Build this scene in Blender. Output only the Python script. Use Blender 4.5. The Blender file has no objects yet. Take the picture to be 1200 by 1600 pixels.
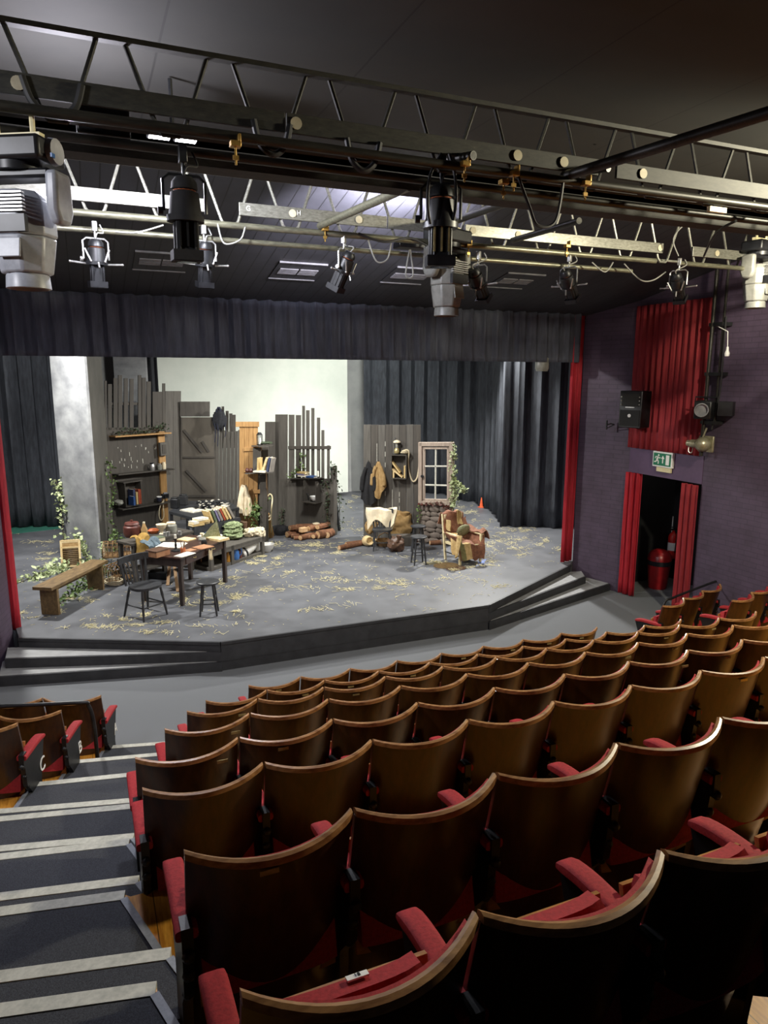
import bpy, math, random
from mathutils import Vector, Matrix, noise
R = math.radians
PI = math.pi
random.seed(7)
SC = bpy.context.scene
COL = SC.collection
V3 = Vector

# ------------------------------------------------------------------ camera
H = 3.8
YAW, PITCH, ROLL, FPX = 23.0, 10.9, 0.15, 1100.0
_y, _p, _r = R(YAW), R(PITCH), R(ROLL)
FW = V3((math.sin(_y) * math.cos(_p), math.cos(_y) * math.cos(_p), -math.sin(_p)))
_rt = V3((math.cos(_y), -math.sin(_y), 0))
_up = _rt.cross(FW)
RT = _rt * math.cos(_r) + _up * math.sin(_r)
UP = _up * math.cos(_r) - _rt * math.sin(_r)
EYE = V3((0, 0, H))
cam = bpy.data.cameras.new('camera')
camo = bpy.data.objects.new('camera', cam)
COL.objects.link(camo)
mw = Matrix((RT, UP, -FW)).transposed().to_4x4()
mw.translation = EYE
camo.matrix_world = mw
cam.sensor_fit = 'VERTICAL'
cam.sensor_height = 36
cam.lens = 36 * FPX / 1600
cam.clip_start = 0.05
SC.camera = camo


def ray(px, py):
    return FW + RT * ((px - 600) / FPX) - UP * ((py - 800) / FPX)


def G(px, py, z=0.39):          # the point at height z that the photo shows there
    v = ray(px, py)
    return EYE + v * ((z - H) / v.z)


def D(px, py, Y):               # the point at depth Y
    v = ray(px, py)
    return EYE + v * (Y / v.y)


def DX(px, py, X):
    v = ray(px, py)
    return EYE + v * (X / v.x)


class Flat:                     # an upright plane through two ground points
    def __init__(s, p, q):
        s.p = V3((p[0], p[1], 0))
        s.d = (V3((q[0], q[1], 0)) - s.p).normalized()
        s.n = V3((s.d.y, -s.d.x, 0))
        if s.n.y > 0:
            s.n = -s.n          # towards the seats

    def at(s, px, py, off=0.0):
        v = ray(px, py)
        p = s.p + s.n * off
        t = (p - EYE).dot(s.n) / v.dot(s.n)
        return EYE + v * t

    def uz(s, px, py):
        q = s.at(px, py)
        return ((q - s.p).dot(s.d), q.z)

    def w(s, u, z, off=0.0):
        return s.p + s.d * u + s.n * off + V3((0, 0, z))


# ------------------------------------------------------------------ light, world, exposure
SC.view_settings.view_transform = 'Standard'
SC.view_settings.look = 'None'
SC.view_settings.gamma = 1
SC.view_settings.use_curve_mapping = False
SC.view_settings.exposure = 0.0
wd = bpy.data.worlds.new('world')
SC.world = wd
wd.use_nodes = True
wd.node_tree.nodes['Background'].inputs[0].default_value = (0.8, 0.85, 1, 1)
wd.node_tree.nodes['Background'].inputs[1].default_value = 0.006


def lamp(name, kind, loc, to, power, col, size=0.3, cone=120, blend=0.4, size_y=None):
    l = bpy.data.lights.new(name, kind)
    o = bpy.data.objects.new(name, l)
    COL.objects.link(o)
    o.location = loc
    o.rotation_euler = (V3(to) - V3(loc)).to_track_quat('-Z', 'Y').to_euler()
    l.energy = power
    l.color = col
    if kind == 'AREA':
        l.size = size
        if size_y:
            l.shape = 'RECTANGLE'
            l.size_y = size_y
    else:
        l.shadow_soft_size = size
    if kind == 'SPOT':
        l.spot_size = R(cone)
        l.spot_blend = blend
    return o


# house floods: a cold one between the trusses, one aimed up at the soffit, a warm one off to the right, a small one off to the left
lamp('house_flood_light', 'SPOT', (0.72, 5.12, 5.25), (0.9, 5.7, 3.4), 205, (0.88, 0.91, 1.0), 0.10, 176, 0.15)
lamp('house_flood_light', 'POINT', (0.05, 5.0, 5.10), (0, 0, 0), 120, (0.9, 0.88, 1.0), 0.10)  # added point without a fixture, brightens the ceiling patch around the flood
lamp('soffit_flood_light', 'SPOT', (3.05, 6.55, 5.12), (3.05, 6.85, 5.6), 1100, (0.9, 0.86, 1.0), 0.10, 130, 0.2)
lamp('warm_flood_light', 'SPOT', (6.0, 3.0, 5.45), (5.9, 3.7, 3.4), 950, (1.0, 0.92, 0.68), 0.12, 177, 0.12)
lamp('house_side_light', 'SPOT', (-2.3, 3.0, 5.1), (0.0, 4.8, 3.4), 250, (0.95, 0.95, 1.0), 0.15, 80, 0.35)
lamp('wall_spot_light', 'SPOT', (6.3, 4.4, 5.2), (8.6, 7.7, 4.45), 420, (1.0, 0.93, 0.76), 0.05, 32, 0.15)
lamp('corridor_fill', 'POINT', (9.5, 8.6, 2.6), (0, 0, 0), 6, (1.0, 0.95, 0.85), 0.1)  # unseen fill added to lift the dark doorway interior
# working lights over the stage, and one added fill
lamp('stage_work_light', 'SPOT', (-1.2, 12.2, 5.0), (2.2, 11.8, 0.4), 1250, (1.0, 0.98, 0.93), 0.15, 155, 0.5)
lamp('stage_work_light', 'SPOT', (8.6, 13.6, 5.0), (5.2, 13.0, 0.4), 1900, (1.0, 0.98, 0.93), 0.15, 155, 0.5)
lamp('drape_fill', 'SPOT', (-0.6, 13.6, 5.2), (-0.8, 17.6, 2.0), 420, (1.0, 0.98, 0.95), 0.2, 110, 0.5)  # added to lighten the folds of the left drape
lamp('backcloth_light', 'SPOT', (6.6, 16.2, 5.0), (6.2, 19.2, 2.6), 420, (0.97, 1.0, 0.94), 0.5, 150, 0.6)
lamp('stage_centre_light', 'SPOT', (3.5, 11.2, 5.0), (3.5, 13.4, 0.4), 1000, (1.0, 0.99, 0.95), 0.35, 130, 0.6)


# ------------------------------------------------------------------ materials
def lin(h):
    h = h.lstrip('#')
    c = [int(h[i:i + 2], 16) / 255 for i in (0, 2, 4)]
    return [x / 12.92 if x <= .04045 else ((x + .055) / 1.055) ** 2.4 for x in c] + [1]


MATS = {}


def mk(name, c1, c2=None, rough=.6, sc=8, st=(1, 1, 1), metal=0, bump=0, lo=.35, hi=.65, detail=5, sheen=0,
       coat=0, groove=None, brick=None, spec=.5, rr=0, c3=None):
    m = bpy.data.materials.new(name)
    m.use_nodes = True
    nt = m.node_tree
    N, L = nt.nodes, nt.links
    b = N['Principled BSDF']
    b.inputs['Roughness'].default_value = rough
    b.inputs['Metallic'].default_value = metal
    b.inputs['Specular IOR Level'].default_value = spec
    if sheen:
        b.inputs['Sheen Weight'].default_value = sheen
        b.inputs['Sheen Tint'].default_value = lin(c1)
    if coat:
        b.inputs['Coat Weight'].default_value = coat
        b.inputs['Coat Roughness'].default_value = .25
    tc = N.new('ShaderNodeTexCoord')
    mp = N.new('ShaderNodeMapping')
    mp.inputs['Scale'].default_value = st
    L.new(tc.outputs['Object'], mp.inputs[0])
    nz = N.new('ShaderNodeTexNoise')
    nz.inputs['Scale'].default_value = sc
    nz.inputs['Detail'].default_value = detail
    nz.inputs['Roughness'].default_value = .62
    L.new(mp.outputs[0], nz.inputs['Vector'])
    rp = N.new('ShaderNodeValToRGB')
    rp.color_ramp.elements[0].position = lo
    rp.color_ramp.elements[1].position = hi
    rp.color_ramp.elements[0].color = lin(c1)
    rp.color_ramp.elements[1].color = lin(c2 or c1)
    if c3:
        e = rp.color_ramp.elements.new(min(.98, hi + .1))
        e.color = lin(c3)
    L.new(nz.outputs[0], rp.inputs[0])
    col = rp.outputs[0]
    hgt = nz.outputs[0]
    if groove:                    # (axis, spacing, width, depth-of-colour)
        ax, sp, wd_, k = groove
        sx = N.new('ShaderNodeSeparateXYZ')
        L.new(tc.outputs['Object'], sx.inputs[0])
        a = N.new('ShaderNodeMath'); a.operation = 'DIVIDE'; a.inputs[1].default_value = sp
        L.new(sx.outputs['XYZ'.index(ax)], a.inputs[0])
        f = N.new('ShaderNodeMath'); f.operation = 'FRACT'
        L.new(a.outputs[0], f.inputs[0])
        g = N.new('ShaderNodeMath'); g.operation = 'GREATER_THAN'; g.inputs[1].default_value = wd_ / sp
        L.new(f.outputs[0], g.inputs[0])
        mr = N.new('ShaderNodeMapRange'); mr.inputs[3].default_value = k
        L.new(g.outputs[0], mr.inputs[0])
        mx = N.new('ShaderNodeMix'); mx.data_type = 'RGBA'; mx.blend_type = 'MULTIPLY'; mx.inputs[0].default_value = 1
        L.new(col, mx.inputs[6]); L.new(mr.outputs[0], mx.inputs[7])
        col = mx.outputs[2]
        hgt = g.outputs[0]
    if brick:                     # (brick width, row height)
        sx = N.new('ShaderNodeSeparateXYZ')
        L.new(tc.outputs['Object'], sx.inputs[0])
        ad = N.new('ShaderNodeMath'); ad.operation = 'ADD'
        L.new(sx.outputs[0], ad.inputs[0]); L.new(sx.outputs[1], ad.inputs[1])
        cb = N.new('ShaderNodeCombineXYZ')
        L.new(ad.outputs[0], cb.inputs[0]); L.new(sx.outputs[2], cb.inputs[1])
        bt = N.new('ShaderNodeTexBrick')
        bt.inputs['Scale'].default_value = 1
        bt.inputs['Brick Width'].default_value = brick[0]
        bt.inputs['Row Height'].default_value = brick[1]
        bt.inputs['Mortar Size'].default_value = brick[1] * .08
        bt.inputs['Color1'].default_value = (1, 1, 1, 1)
        bt.inputs['Color2'].default_value = (.86, .86, .86, 1)
        bt.inputs['Mortar'].default_value = (.66, .66, .66, 1)
        L.new(cb.outputs[0], bt.inputs['Vector'])
        mx = N.new('ShaderNodeMix'); mx.data_type = 'RGBA'; mx.blend_type = 'MULTIPLY'; mx.inputs[0].default_value = .8
        L.new(col, mx.inputs[6]); L.new(bt.outputs[0], mx.inputs[7])
        col = mx.outputs[2]
        hgt = bt.outputs[0]
    L.new(col, b.inputs['Base Color'])
    if rr:
        mr = N.new('ShaderNodeMapRange')
        mr.inputs[3].default_value = max(.05, rough - rr); mr.inputs[4].default_value = min(1, rough + rr)
        L.new(nz.outputs[0], mr.inputs[0]); L.new(mr.outputs[0], b.inputs['Roughness'])
    if bump:
        bp = N.new('ShaderNodeBump')
        bp.inputs['Strength'].default_value = min(1, bump)
        bp.inputs['Distance'].default_value = .01
        L.new(hgt, bp.inputs['Height']); L.new(bp.outputs[0], b.inputs['Normal'])
    MATS[name] = m
    return m


def glow(name, c, e):
    m = bpy.data.materials.new(name)
    m.use_nodes = True
    b = m.node_tree.nodes['Principled BSDF']
    b.inputs['Base Color'].default_value = lin(c)
    b.inputs['Emission Color'].default_value = lin(c)
    b.inputs['Emission Strength'].default_value = e
    MATS[name] = m


mk('ceiling', '#262624', '#2e2d2a', .85, 1.2, groove=('X', 1.22, .014, .45))
mk('soffit', '#26272c', '#2f3035', .6, 3, groove=('X', .16, .012, .25), bump=.4)
mk('purple', '#483b4c', '#54465a', .62, 3, brick=(.22, .075), bump=.5)
mk('purple_smooth', '#52405a', '#5e4a66', .6, 4, bump=.1)
mk('doorway', '#17171a', '#1e1e20', .7, 4)
mk('carpet', '#4c4f53', '#92959a', .95, 260, lo=.38, hi=.68, bump=.3)
mk('step_carpet', '#2a2b30', '#4a4c53', .95, 260, lo=.36, hi=.7, bump=.3)
mk('nosing', '#a8a79c', '#c4c2b6', .6, 30)
mk('trim_grey', '#70747c', '#858992', .55, 30)
mk('yellow_floor', '#9c5f1c', '#d69a3e', .42, 5, (14, 1.5, 1), lo=.3, hi=.7, groove=('X', .12, .005, .25), bump=.1)
mk('riser', '#1d1a18', '#2a2522', .7, 5)
mk('stage', '#525459', '#696b70', .5, 2.2, lo=.3, hi=.7, c3='#74767a', rr=.15, detail=8)
mk('stage_edge', '#2b2c30', '#38393d', .5, 6)
mk('step_top', '#8d8e90', '#a3a4a5', .6, 5, lo=.3, hi=.7)
mk('teal', '#2f6a5c', '#3d7a69', .6, 8)
mk('straw', '#c9bd88', '#e6deb8', .8, 40)
mk('black_cloth', '#1a1b1f', '#25272c', .9, 30, sheen=.4, bump=.1)
mk('drape', '#2b2e34', '#3d4148', .85, 6, (3, 3, .6), sheen=.5)
mk('pelmet', '#3a3d49', '#4b4f5c', .8, 7, (3, 3, .5), sheen=.4)
mk('red_curtain', '#8e0f20', '#b01a2c', .75, 10, (3, 3, .4), sheen=.5)
mk('dim_red', '#7a1820', '#90222a', .8, 10, (3, 3, .4), sheen=.3)
mk('velvet', '#8a1a20', '#a8262c', .8, 90, sheen=.7, bump=.2)
mk('seat_wood', '#2a1608', '#4a2b12', .34, 5, (7, 7, 1.0), lo=.3, hi=.72, coat=.25, rr=.08)
mk('rail_wood', '#6d4526', '#b98a58', .4, 9, (1, 4, 4), lo=.3, hi=.7, coat=.2)
mk('pan_wood', '#8a5a2a', '#b98344', .4, 6, (2, 8, 8), coat=.2)
mk('iron', '#101012', '#1b1b1d', .45, 20, bump=.1, spec=.4)
mk('brass', '#9a8a5c', '#c4b684', .35, 20, metal=.5)
mk('white', '#e6e6e2', '#f2f2ee', .5, 10)
mk('screen', '#ccd2c8', '#d8dcd2', .9, 1.5)
mk('backwall', '#9b9c9c', '#b4b5b3', .8, 1.1)
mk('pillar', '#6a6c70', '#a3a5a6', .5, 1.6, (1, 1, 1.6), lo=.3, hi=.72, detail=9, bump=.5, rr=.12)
mk('pillar_shaded', '#4a4843', '#5a5751', .65, 2, detail=8, bump=.2)  # for the face turned from the light; its shade is in the colour
mk('plank_dark', '#38342f', '#4a453e', .72, 3, (8, 8, .7), lo=.28, hi=.74, bump=.3, c3='#57524a')
mk('plank_grey', '#45423d', '#5f5b54', .75, 3, (9, 9, .7), lo=.28, hi=.74, bump=.35, c3='#77726a')
mk('plank_mid', '#48443f', '#5a564f', .72, 2.5, (6, 6, .8), lo=.3, hi=.7, bump=.3)
mk('door_paint', '#524c43', '#5e584e', .7, 2.5, (2, 2, .8))
mk('pine', '#8f6a3c', '#b58d58', .6, 4, (7, 7, .8), lo=.3, hi=.7, bump=.15)
mk('ivy_leaf', '#3f5a2b', '#7d935a', .6, 20, c3='#b9c49b')
mk('ivy_dark', '#24301f', '#46523a', .6, 20)
mk('ivy_pale', '#7f9060', '#c3cba0', .6, 20)
mk('stem', '#3a2f22', '#54442f', .8, 20)
mk('bench_wood', '#54422a', '#7b6440', .6, 4, (6, 2, 4), lo=.3, hi=.7, bump=.3)
mk('table_wood', '#2e1d17', '#4a3127', .38, 4, (3, 8, 4), lo=.3, hi=.7, coat=.2)
mk('table_frame', '#332a27', '#423733', .5, 5, (6, 6, 1))
mk('black_wood', '#26272a', '#3d3f43', .42, 7, (4, 4, 1.5), lo=.35, hi=.75, bump=.2, c3='#54565a')
mk('wicker', '#5c452b', '#85663f', .7, 20)
mk('paper', '#cfc9b8', '#e9e4d6', .8, 14)
mk('parchment', '#c7ab78', '#dcc79a', .8, 14)
mk('tan_paper', '#8f6244', '#a57a58', .8, 14)
mk('cream', '#d6c6a4', '#e8dcc0', .85, 12, bump=.1)
mk('khaki', '#8c6f42', '#a5875a', .85, 18, bump=.2)
mk('yellow_cloth', '#8f6f30', '#ab8a48', .85, 14, bump=.2)
mk('blue_cloth', '#46535b', '#5f6f79', .85, 14, bump=.2)
mk('navy', '#15182a', '#22263a', .85, 20)
mk('green_cloth', '#5c6a45', '#99a67c', .9, 34, lo=.4, hi=.6, bump=.3)
mk('rust_cloth', '#6c4634', '#8f6048', .85, 22, lo=.35, hi=.65, bump=.3)
mk('gold_cloth', '#a58a58', '#c0a574', .85, 22, bump=.2)
mk('olive_cloth', '#625e3a', '#7c764c', .85, 22)
mk('cushion', '#6b7250', '#98997a', .9, 40, bump=.2)
mk('leather', '#4a3526', '#63493a', .45, 10)
mk('red_brown', '#4a2620', '#64352c', .5, 10)
mk('orange', '#a8552c', '#b86a42', .5, 10)
mk('cone_orange', '#d2552c', '#e0663c', .55, 10)
mk('blue_enamel', '#2a5590', '#3c6dab', .35, 10)
mk('blue_paper', '#6f86c4', '#8ea2d8', .7, 10)
mk('white_enamel', '#dad9d4', '#efeee9', .3, 10)
mk('grey_glaze', '#7d7d74', '#95958a', .4, 10)
mk('amber', '#9b6a24', '#bd8836', .3, 10)
mk('rope', '#b7a887', '#d3c7a9', .9, 60, bump=.3)
mk('broom', '#8a6a3a', '#ad8b55', .85, 10, (30, 30, 1))
mk('pole_wood', '#7f6448', '#9a7d5c', .7, 8, (6, 6, 1))
mk('log_bark', '#5c3d2a', '#82583c', .9, 16, bump=.6)
mk('log_end', '#b58e62', '#cfae86', .8, 16)
mk('stone', '#5d534b', '#7a6f66', .9, 5, lo=.3, hi=.7, bump=.6, detail=8)
mk('mortar', '#4a4038', '#5a4e44', .95, 12)
mk('window_wood', '#85766a', '#a39384', .65, 5, (6, 6, .9), lo=.3, hi=.7, bump=.2)
mk('muntin', '#a9a79b', '#c3c1b4', .6, 8)
mk('cane', '#c9b98c', '#e0d4ae', .55, 10)
mk('book_red', '#8e3a24', '#a54c30', .6, 12)
mk('book_blue', '#27477c', '#36588f', .6, 12)
mk('book_navy', '#28304a', '#384060', .6, 12)
mk('book_tan', '#b79a62', '#cdb47e', .6, 12)
mk('book_green', '#4d5844', '#5f6b54', .6, 12)
mk('book_grey', '#77716a', '#8d877f', .6, 12)
mk('book_violet', '#6c6684', '#837d9c', .6, 12)
mk('pages', '#d8ccaa', '#e6dcc0', .8, 20, (1, 1, 30))
mk('steel_dark', '#1b1c1e', '#2a2b2d', .4, 14, metal=.3)
mk('truss_black', '#232320', '#383730', .7, 9, (2, 2, 6), lo=.35, hi=.7, c3='#5c5a4e')
mk('truss_steel', '#6a695f', '#93928a', .4, 12, (2, 6, 6), lo=.3, hi=.7, metal=.4)
mk('pipe', '#5e5d50', '#86846f', .4, 12, (1, 5, 5), lo=.35, hi=.7, metal=.5)
mk('pipe_black', '#201f1c', '#33312a', .45, 12, (1, 5, 5), metal=.3)
mk('plate', '#b3aa90', '#c9c1a8', .5, 10)
mk('clamp', '#9c7a3a', '#b8954e', .4, 10, metal=.5)
mk('lamp_black', '#141416', '#26272a', .42, 10, metal=.2)
mk('lamp_grey', '#8d9098', '#a9acb4', .4, 10)
mk('lamp_olive', '#6d6d68', '#85857f', .42, 10)
mk('bare_metal', '#9a9a98', '#c0c0be', .35, 12, metal=.7)
mk('lens', '#22252c', '#30343c', .12, 6, spec=.8)
mk('cable', '#18181a', '#232325', .6, 10)
mk('cable_grey', '#7c7c78', '#92928d', .6, 10)
mk('vent', '#6a6b6f', '#84858a', .5, 8)
mk('speaker_cloth', '#141414', '#1f1f1e', .8, 120)
mk('bin_red', '#9a1a1e', '#b3262a', .35, 8)
mk('ext_red', '#b8201c', '#c92c26', .3, 8)
mk('sign_green', '#12694a', '#177a58', .5, 8)
mk('beige', '#cabf94', '#ddd3ab', .5, 8)
mk('gold_lamp', '#8f8a70', '#b5b09a', .35, 12, metal=.5)
mk('black_hat', '#121214', '#1c1c1f', .85, 20)
mk('wax', '#ecead8', '#f5f3e4', .5, 8)
glow('lit_panel', '#fbfdff', 22)


# ------------------------------------------------------------------ mesh builder
W = {}                           # world matrix of each root / part


class MB:
    def __init__(s):
        s.v = []
        s.f = []

    def add(s, vs, fs):
        n = len(s.v)
        s.v += [V3(q) for q in vs]
        s.f += [[i + n for i in f] for f in fs]
        return s

    def box(s, c, d, M=None):
        c = V3(c)
        vs = []
        for k in range(8):
            q = V3(((k & 1) - .5, ((k >> 1) & 1) - .5, ((k >> 2) & 1) - .5))
            q = V3((q.x * d[0], q.y * d[1], q.z * d[2]))
            vs.append(c + (M @ q if M else q))
        return s.add(vs, [(0, 2, 3, 1), (4, 5, 7, 6), (0, 1, 5, 4), (2, 6, 7, 3), (0, 4, 6, 2), (1, 3, 7, 5)])

    def beam(s, p, q, w, h, up=(0, 0, 1)):
        p, q = V3(p), V3(q)
        d = (q - p).normalized()
        u = V3(up)
        if abs(d.dot(u)) > .98:
            u = V3((0, 1, 0))
        x = d.cross(u).normalized()
        z = x.cross(d)
        vs = [a + x * (i * w / 2) + z * (j * h / 2) for a in (p, q) for i, j in ((-1, -1), (1, -1), (1, 1), (-1, 1))]
        return s.add(vs, [(3, 2, 1, 0), (4, 5, 6, 7), (0, 1, 5, 4), (1, 2, 6, 5), (2, 3, 7, 6), (3, 0, 4, 7)])

    def tube(s, pts, r, n=8, closed=False):
        pts = [V3(p) for p in pts]
        m = len(pts)
        rs = r if isinstance(r, (list, tuple)) else [r] * m
        t0 = (pts[1] - pts[0]).normalized()
        u = t0.orthogonal().normalized()
        vs, fs = [], []
        for i in range(m):
            a = pts[i - 1] if i or closed else pts[0]
            b = pts[(i + 1) % m] if i < m - 1 or closed else pts[-1]
            t = (b - a).normalized()
            u = (u - t * u.dot(t)).normalized()
            w = t.cross(u)
            for k in range(n):
                an = 2 * PI * k / n
                vs.append(pts[i] + (u * math.cos(an) + w * math.sin(an)) * rs[i])
        for i in range(m if closed else m - 1):
            for k in range(n):
                a, b = i * n + k, i * n + (k + 1) % n
                c, d = ((i + 1) % m) * n + (k + 1) % n, ((i + 1) % m) * n + k
                fs.append((a, b, c, d))
        if not closed:
            fs.append(tuple(range(n))[::-1])
            fs.append(tuple((m - 1) * n + k for k in range(n)))
        return s.add(vs, fs)

    def lathe(s, c, prof, n=16, M=None, sx=1, sy=1):
        c = V3(c)
        vs, fs = [], []
        for r, z in prof:
            for k in range(n):
                a = 2 * PI * k / n
                q = V3((math.cos(a) * r * sx, math.sin(a) * r * sy, z))
                vs.append(c + (M @ q if M else q))
        for i in range(len(prof) - 1):
            for k in range(n):
                fs.append((i * n + k, i * n + (k + 1) % n, (i + 1) * n + (k + 1) % n, (i + 1) * n + k))
        fs.append(tuple(range(n))[::-1])
        fs.append(tuple((len(prof) - 1) * n + k for k in range(n)))
        return s.add(vs, fs)

    def prism(s, poly, z0, z1):
        n = len(poly)
        vs = [(p[0], p[1], z0) for p in poly] + [(p[0], p[1], z1) for p in poly]
        return s.add(vs, [tuple(range(n))[::-1], tuple(range(n, 2 * n))] +
                     [(i, (i + 1) % n, n + (i + 1) % n, n + i) for i in range(n)])

    def slab(s, pts, off):
        n = len(pts)
        off = V3(off)
        vs = [V3(p) for p in pts] + [V3(p) + off for p in pts]
        return s.add(vs, [tuple(range(n))[::-1], tuple(range(n, 2 * n))] +
                     [(i, (i + 1) % n, n + (i + 1) % n, n + i) for i in range(n)])

    def ball(s, c, r, nu=12, nv=8, M=None, wob=0, seed=0):
        if not isinstance(r, (tuple, list)):
            r = (r, r, r)
        c = V3(c)
        vs, fs = [], []
        for j in range(nv + 1):
            th = PI * j / nv
            for i in range(nu):
                ph = 2 * PI * i / nu
                q = V3((math.sin(th) * math.cos(ph), math.sin(th) * math.sin(ph), -math.cos(th)))
                k = 1 + (wob * noise.noise(q * 2.2 + V3((seed, seed * 1.7, 0))) if wob else 0)
                q = V3((q.x * r[0], q.y * r[1], q.z * r[2])) * k
                vs.append(c + (M @ q if M else q))
        for j in range(nv):
            for i in range(nu):
                fs.append((j * nu + i, j * nu + (i + 1) % nu, (j + 1) * nu + (i + 1) % nu, (j + 1) * nu + i))
        return s.add(vs, fs)

    def grid(s, fn, nu, nv, off=None):
        P = [[V3(fn(i / nu, j / nv)) for i in range(nu + 1)] for j in range(nv + 1)]
        a = len(s.v)
        w = nu + 1
        for r in P:
            s.v += r
        for j in range(nv):
            for i in range(nu):
                s.f.append([a + j * w + i, a + j * w + i + 1, a + (j + 1) * w + i + 1, a + (j + 1) * w + i])
        if off is not None:
            b = len(s.v)
            for j in range(nv + 1):
                for i in range(nu + 1):
                    if callable(off):
                        s.v.append(V3(off(i / nu, j / nv)))
                    elif isinstance(off, (int, float)):
                        du = P[j][min(i + 1, nu)] - P[j][max(i - 1, 0)]
                        dv = P[min(j + 1, nv)][i] - P[max(j - 1, 0)][i]
                        s.v.append(P[j][i] + du.cross(dv).normalized() * off)
                    else:
                        s.v.append(P[j][i] + V3(off))
            for j in range(nv):
                for i in range(nu):
                    s.f.append([b + j * w + i, b + (j + 1) * w + i, b + (j + 1) * w + i + 1, b + j * w + i + 1])
            for i in range(nu):
                for j in (0, nv):
                    q = [a + j * w + i, a + j * w + i + 1, b + j * w + i + 1, b + j * w + i]
                    s.f.append(q[::-1] if j == 0 else q)
            for j in range(nv):
                for i in (0, nu):
                    q = [a + j * w + i, a + (j + 1) * w + i, b + (j + 1) * w + i, b + j * w + i]
                    s.f.append(q if i == 0 else q[::-1])
        return s

    def build(s, name, mat, parent=None, local=False, smooth=True, bevel=0, solid=0, sub=0):
        me = bpy.data.meshes.new(name)
        vs = s.v
        o = bpy.data.objects.new(name, me)
        if parent is not None:
            M = W[parent]
            if not local:
                Mi = M.inverted()
                vs = [Mi @ q for q in vs]
            W[o] = M
            o.parent = parent
        elif not local:
            xs = [q.x for q in vs]; ys = [q.y for q in vs]; zs = [q.z for q in vs]
            c = V3(((min(xs) + max(xs)) / 2, (min(ys) + max(ys)) / 2, min(zs)))
            vs = [q - c for q in vs]
            o.location = c
            W[o] = Matrix.Translation(c)
        else:
            W[o] = Matrix()
        me.from_pydata([tuple(q) for q in vs], [], s.f)
        me.materials.append(MATS[mat])
        if smooth:
            me.polygons.foreach_set('use_smooth', [True] * len(me.polygons))
            me.set_sharp_from_angle(angle=R(38))
        me.update()
        COL.objects.link(o)
        if solid:
            md = o.modifiers.new('solid', 'SOLIDIFY'); md.thickness = solid
        if bevel:
            md = o.modifiers.new('bevel', 'BEVEL'); md.width = bevel; md.segments = 2; md.limit_method = 'ANGLE'
        if sub:
            md = o.modifiers.new('sub', 'SUBSURF'); md.levels = sub; md.render_levels = sub
        return o


def tag(o, label, cat, group=None, kind=None):
    if label:
        o['label'] = label
    if cat:
        o['category'] = cat
    if group:
        o['group'] = group
    if kind:
        o['kind'] = kind
    return o


def thing(name, label, cat, loc=(0, 0, 0), az=0, group=None):
    o = bpy.data.objects.new(name, None)
    o.empty_display_size = .1
    COL.objects.link(o)
    o.location = loc
    o.rotation_euler = (0, 0, -R(az))
    W[o] = Matrix.Translation(V3(loc)) @ Matrix.Rotation(-R(az), 4, 'Z')
    return tag(o, label, cat, group)


def struct(name, mb, mat, smooth=False, **k):
    return tag(mb.build(name, mat, None, smooth=smooth, **k), None, None, None, 'structure')


def one(name, mb, mat, label, cat, group=None, **k):
    return tag(mb.build(name, mat, None, **k), label, cat, group)


def dup(root, loc, az, label=None, group=None, skip=()):
    r = root.copy()
    COL.objects.link(r)
    r.location = loc
    r.rotation_euler = (0, 0, -R(az))
    W[r] = Matrix.Translation(V3(loc)) @ Matrix.Rotation(-R(az), 4, 'Z')
    if label:
        r['label'] = label
    if group:
        r['group'] = group
    for ch in list(root.children):
        if ch.name.split('.')[0] in skip:
            continue
        c = ch.copy()
        COL.objects.link(c)
        c.parent = r
        W[c] = W[r]
        for g in list(ch.children):
            d = g.copy()
            COL.objects.link(d)
            d.parent = c
            W[d] = W[r]
    return r


def RX(a): return Matrix.Rotation(R(a), 3, 'X')
def RY(a): return Matrix.Rotation(R(a), 3, 'Y')
def RZ(a): return Matrix.Rotation(R(a), 3, 'Z')


def along(d):                    # rotation that turns local z onto d
    return V3(d).to_track_quat('Z', 'Y').to_matrix()


def arc(p, q, sag, n=10):        # hanging line between two points
    p, q = V3(p), V3(q)
    return [p.lerp(q, i / n) - V3((0, 0, sag * 4 * (i / n) * (1 - i / n))) for i in range(n + 1)]


def smooth_path(pts, n=6):
    pts = [V3(p) for p in pts]
    out = []
    for i in range(len(pts) - 1):
        p0 = pts[max(0, i - 1)]; p1 = pts[i]; p2 = pts[i + 1]; p3 = pts[min(len(pts) - 1, i + 2)]
        for k in range(n):
            t = k / n
            out.append(.5 * ((2 * p1) + (p2 - p0) * t + (2 * p0 - 5 * p1 + 4 * p2 - p3) * t * t +
                             (3 * p1 - p0 - 3 * p2 + p3) * t ** 3))
    out.append(pts[-1])
    return out


def text(s, mat, size, M, name, parent, depth=.002):
    cu = bpy.data.curves.new(name, 'FONT')
    cu.body = s
    cu.size = size
    cu.extrude = depth
    cu.align_x = 'CENTER'
    cu.align_y = 'CENTER'
    cu.materials.append(MATS[mat])
    tmp = bpy.data.objects.new(name, cu)
    COL.objects.link(tmp)
    bpy.context.view_layer.update()
    me = bpy.data.meshes.new_from_object(tmp)
    bpy.data.objects.remove(tmp)
    o = bpy.data.objects.new(name, me)
    COL.objects.link(o)
    o.parent = parent
    o.matrix_basis = W[parent].inverted() @ M
    W[o] = W[parent]
    return o


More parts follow.
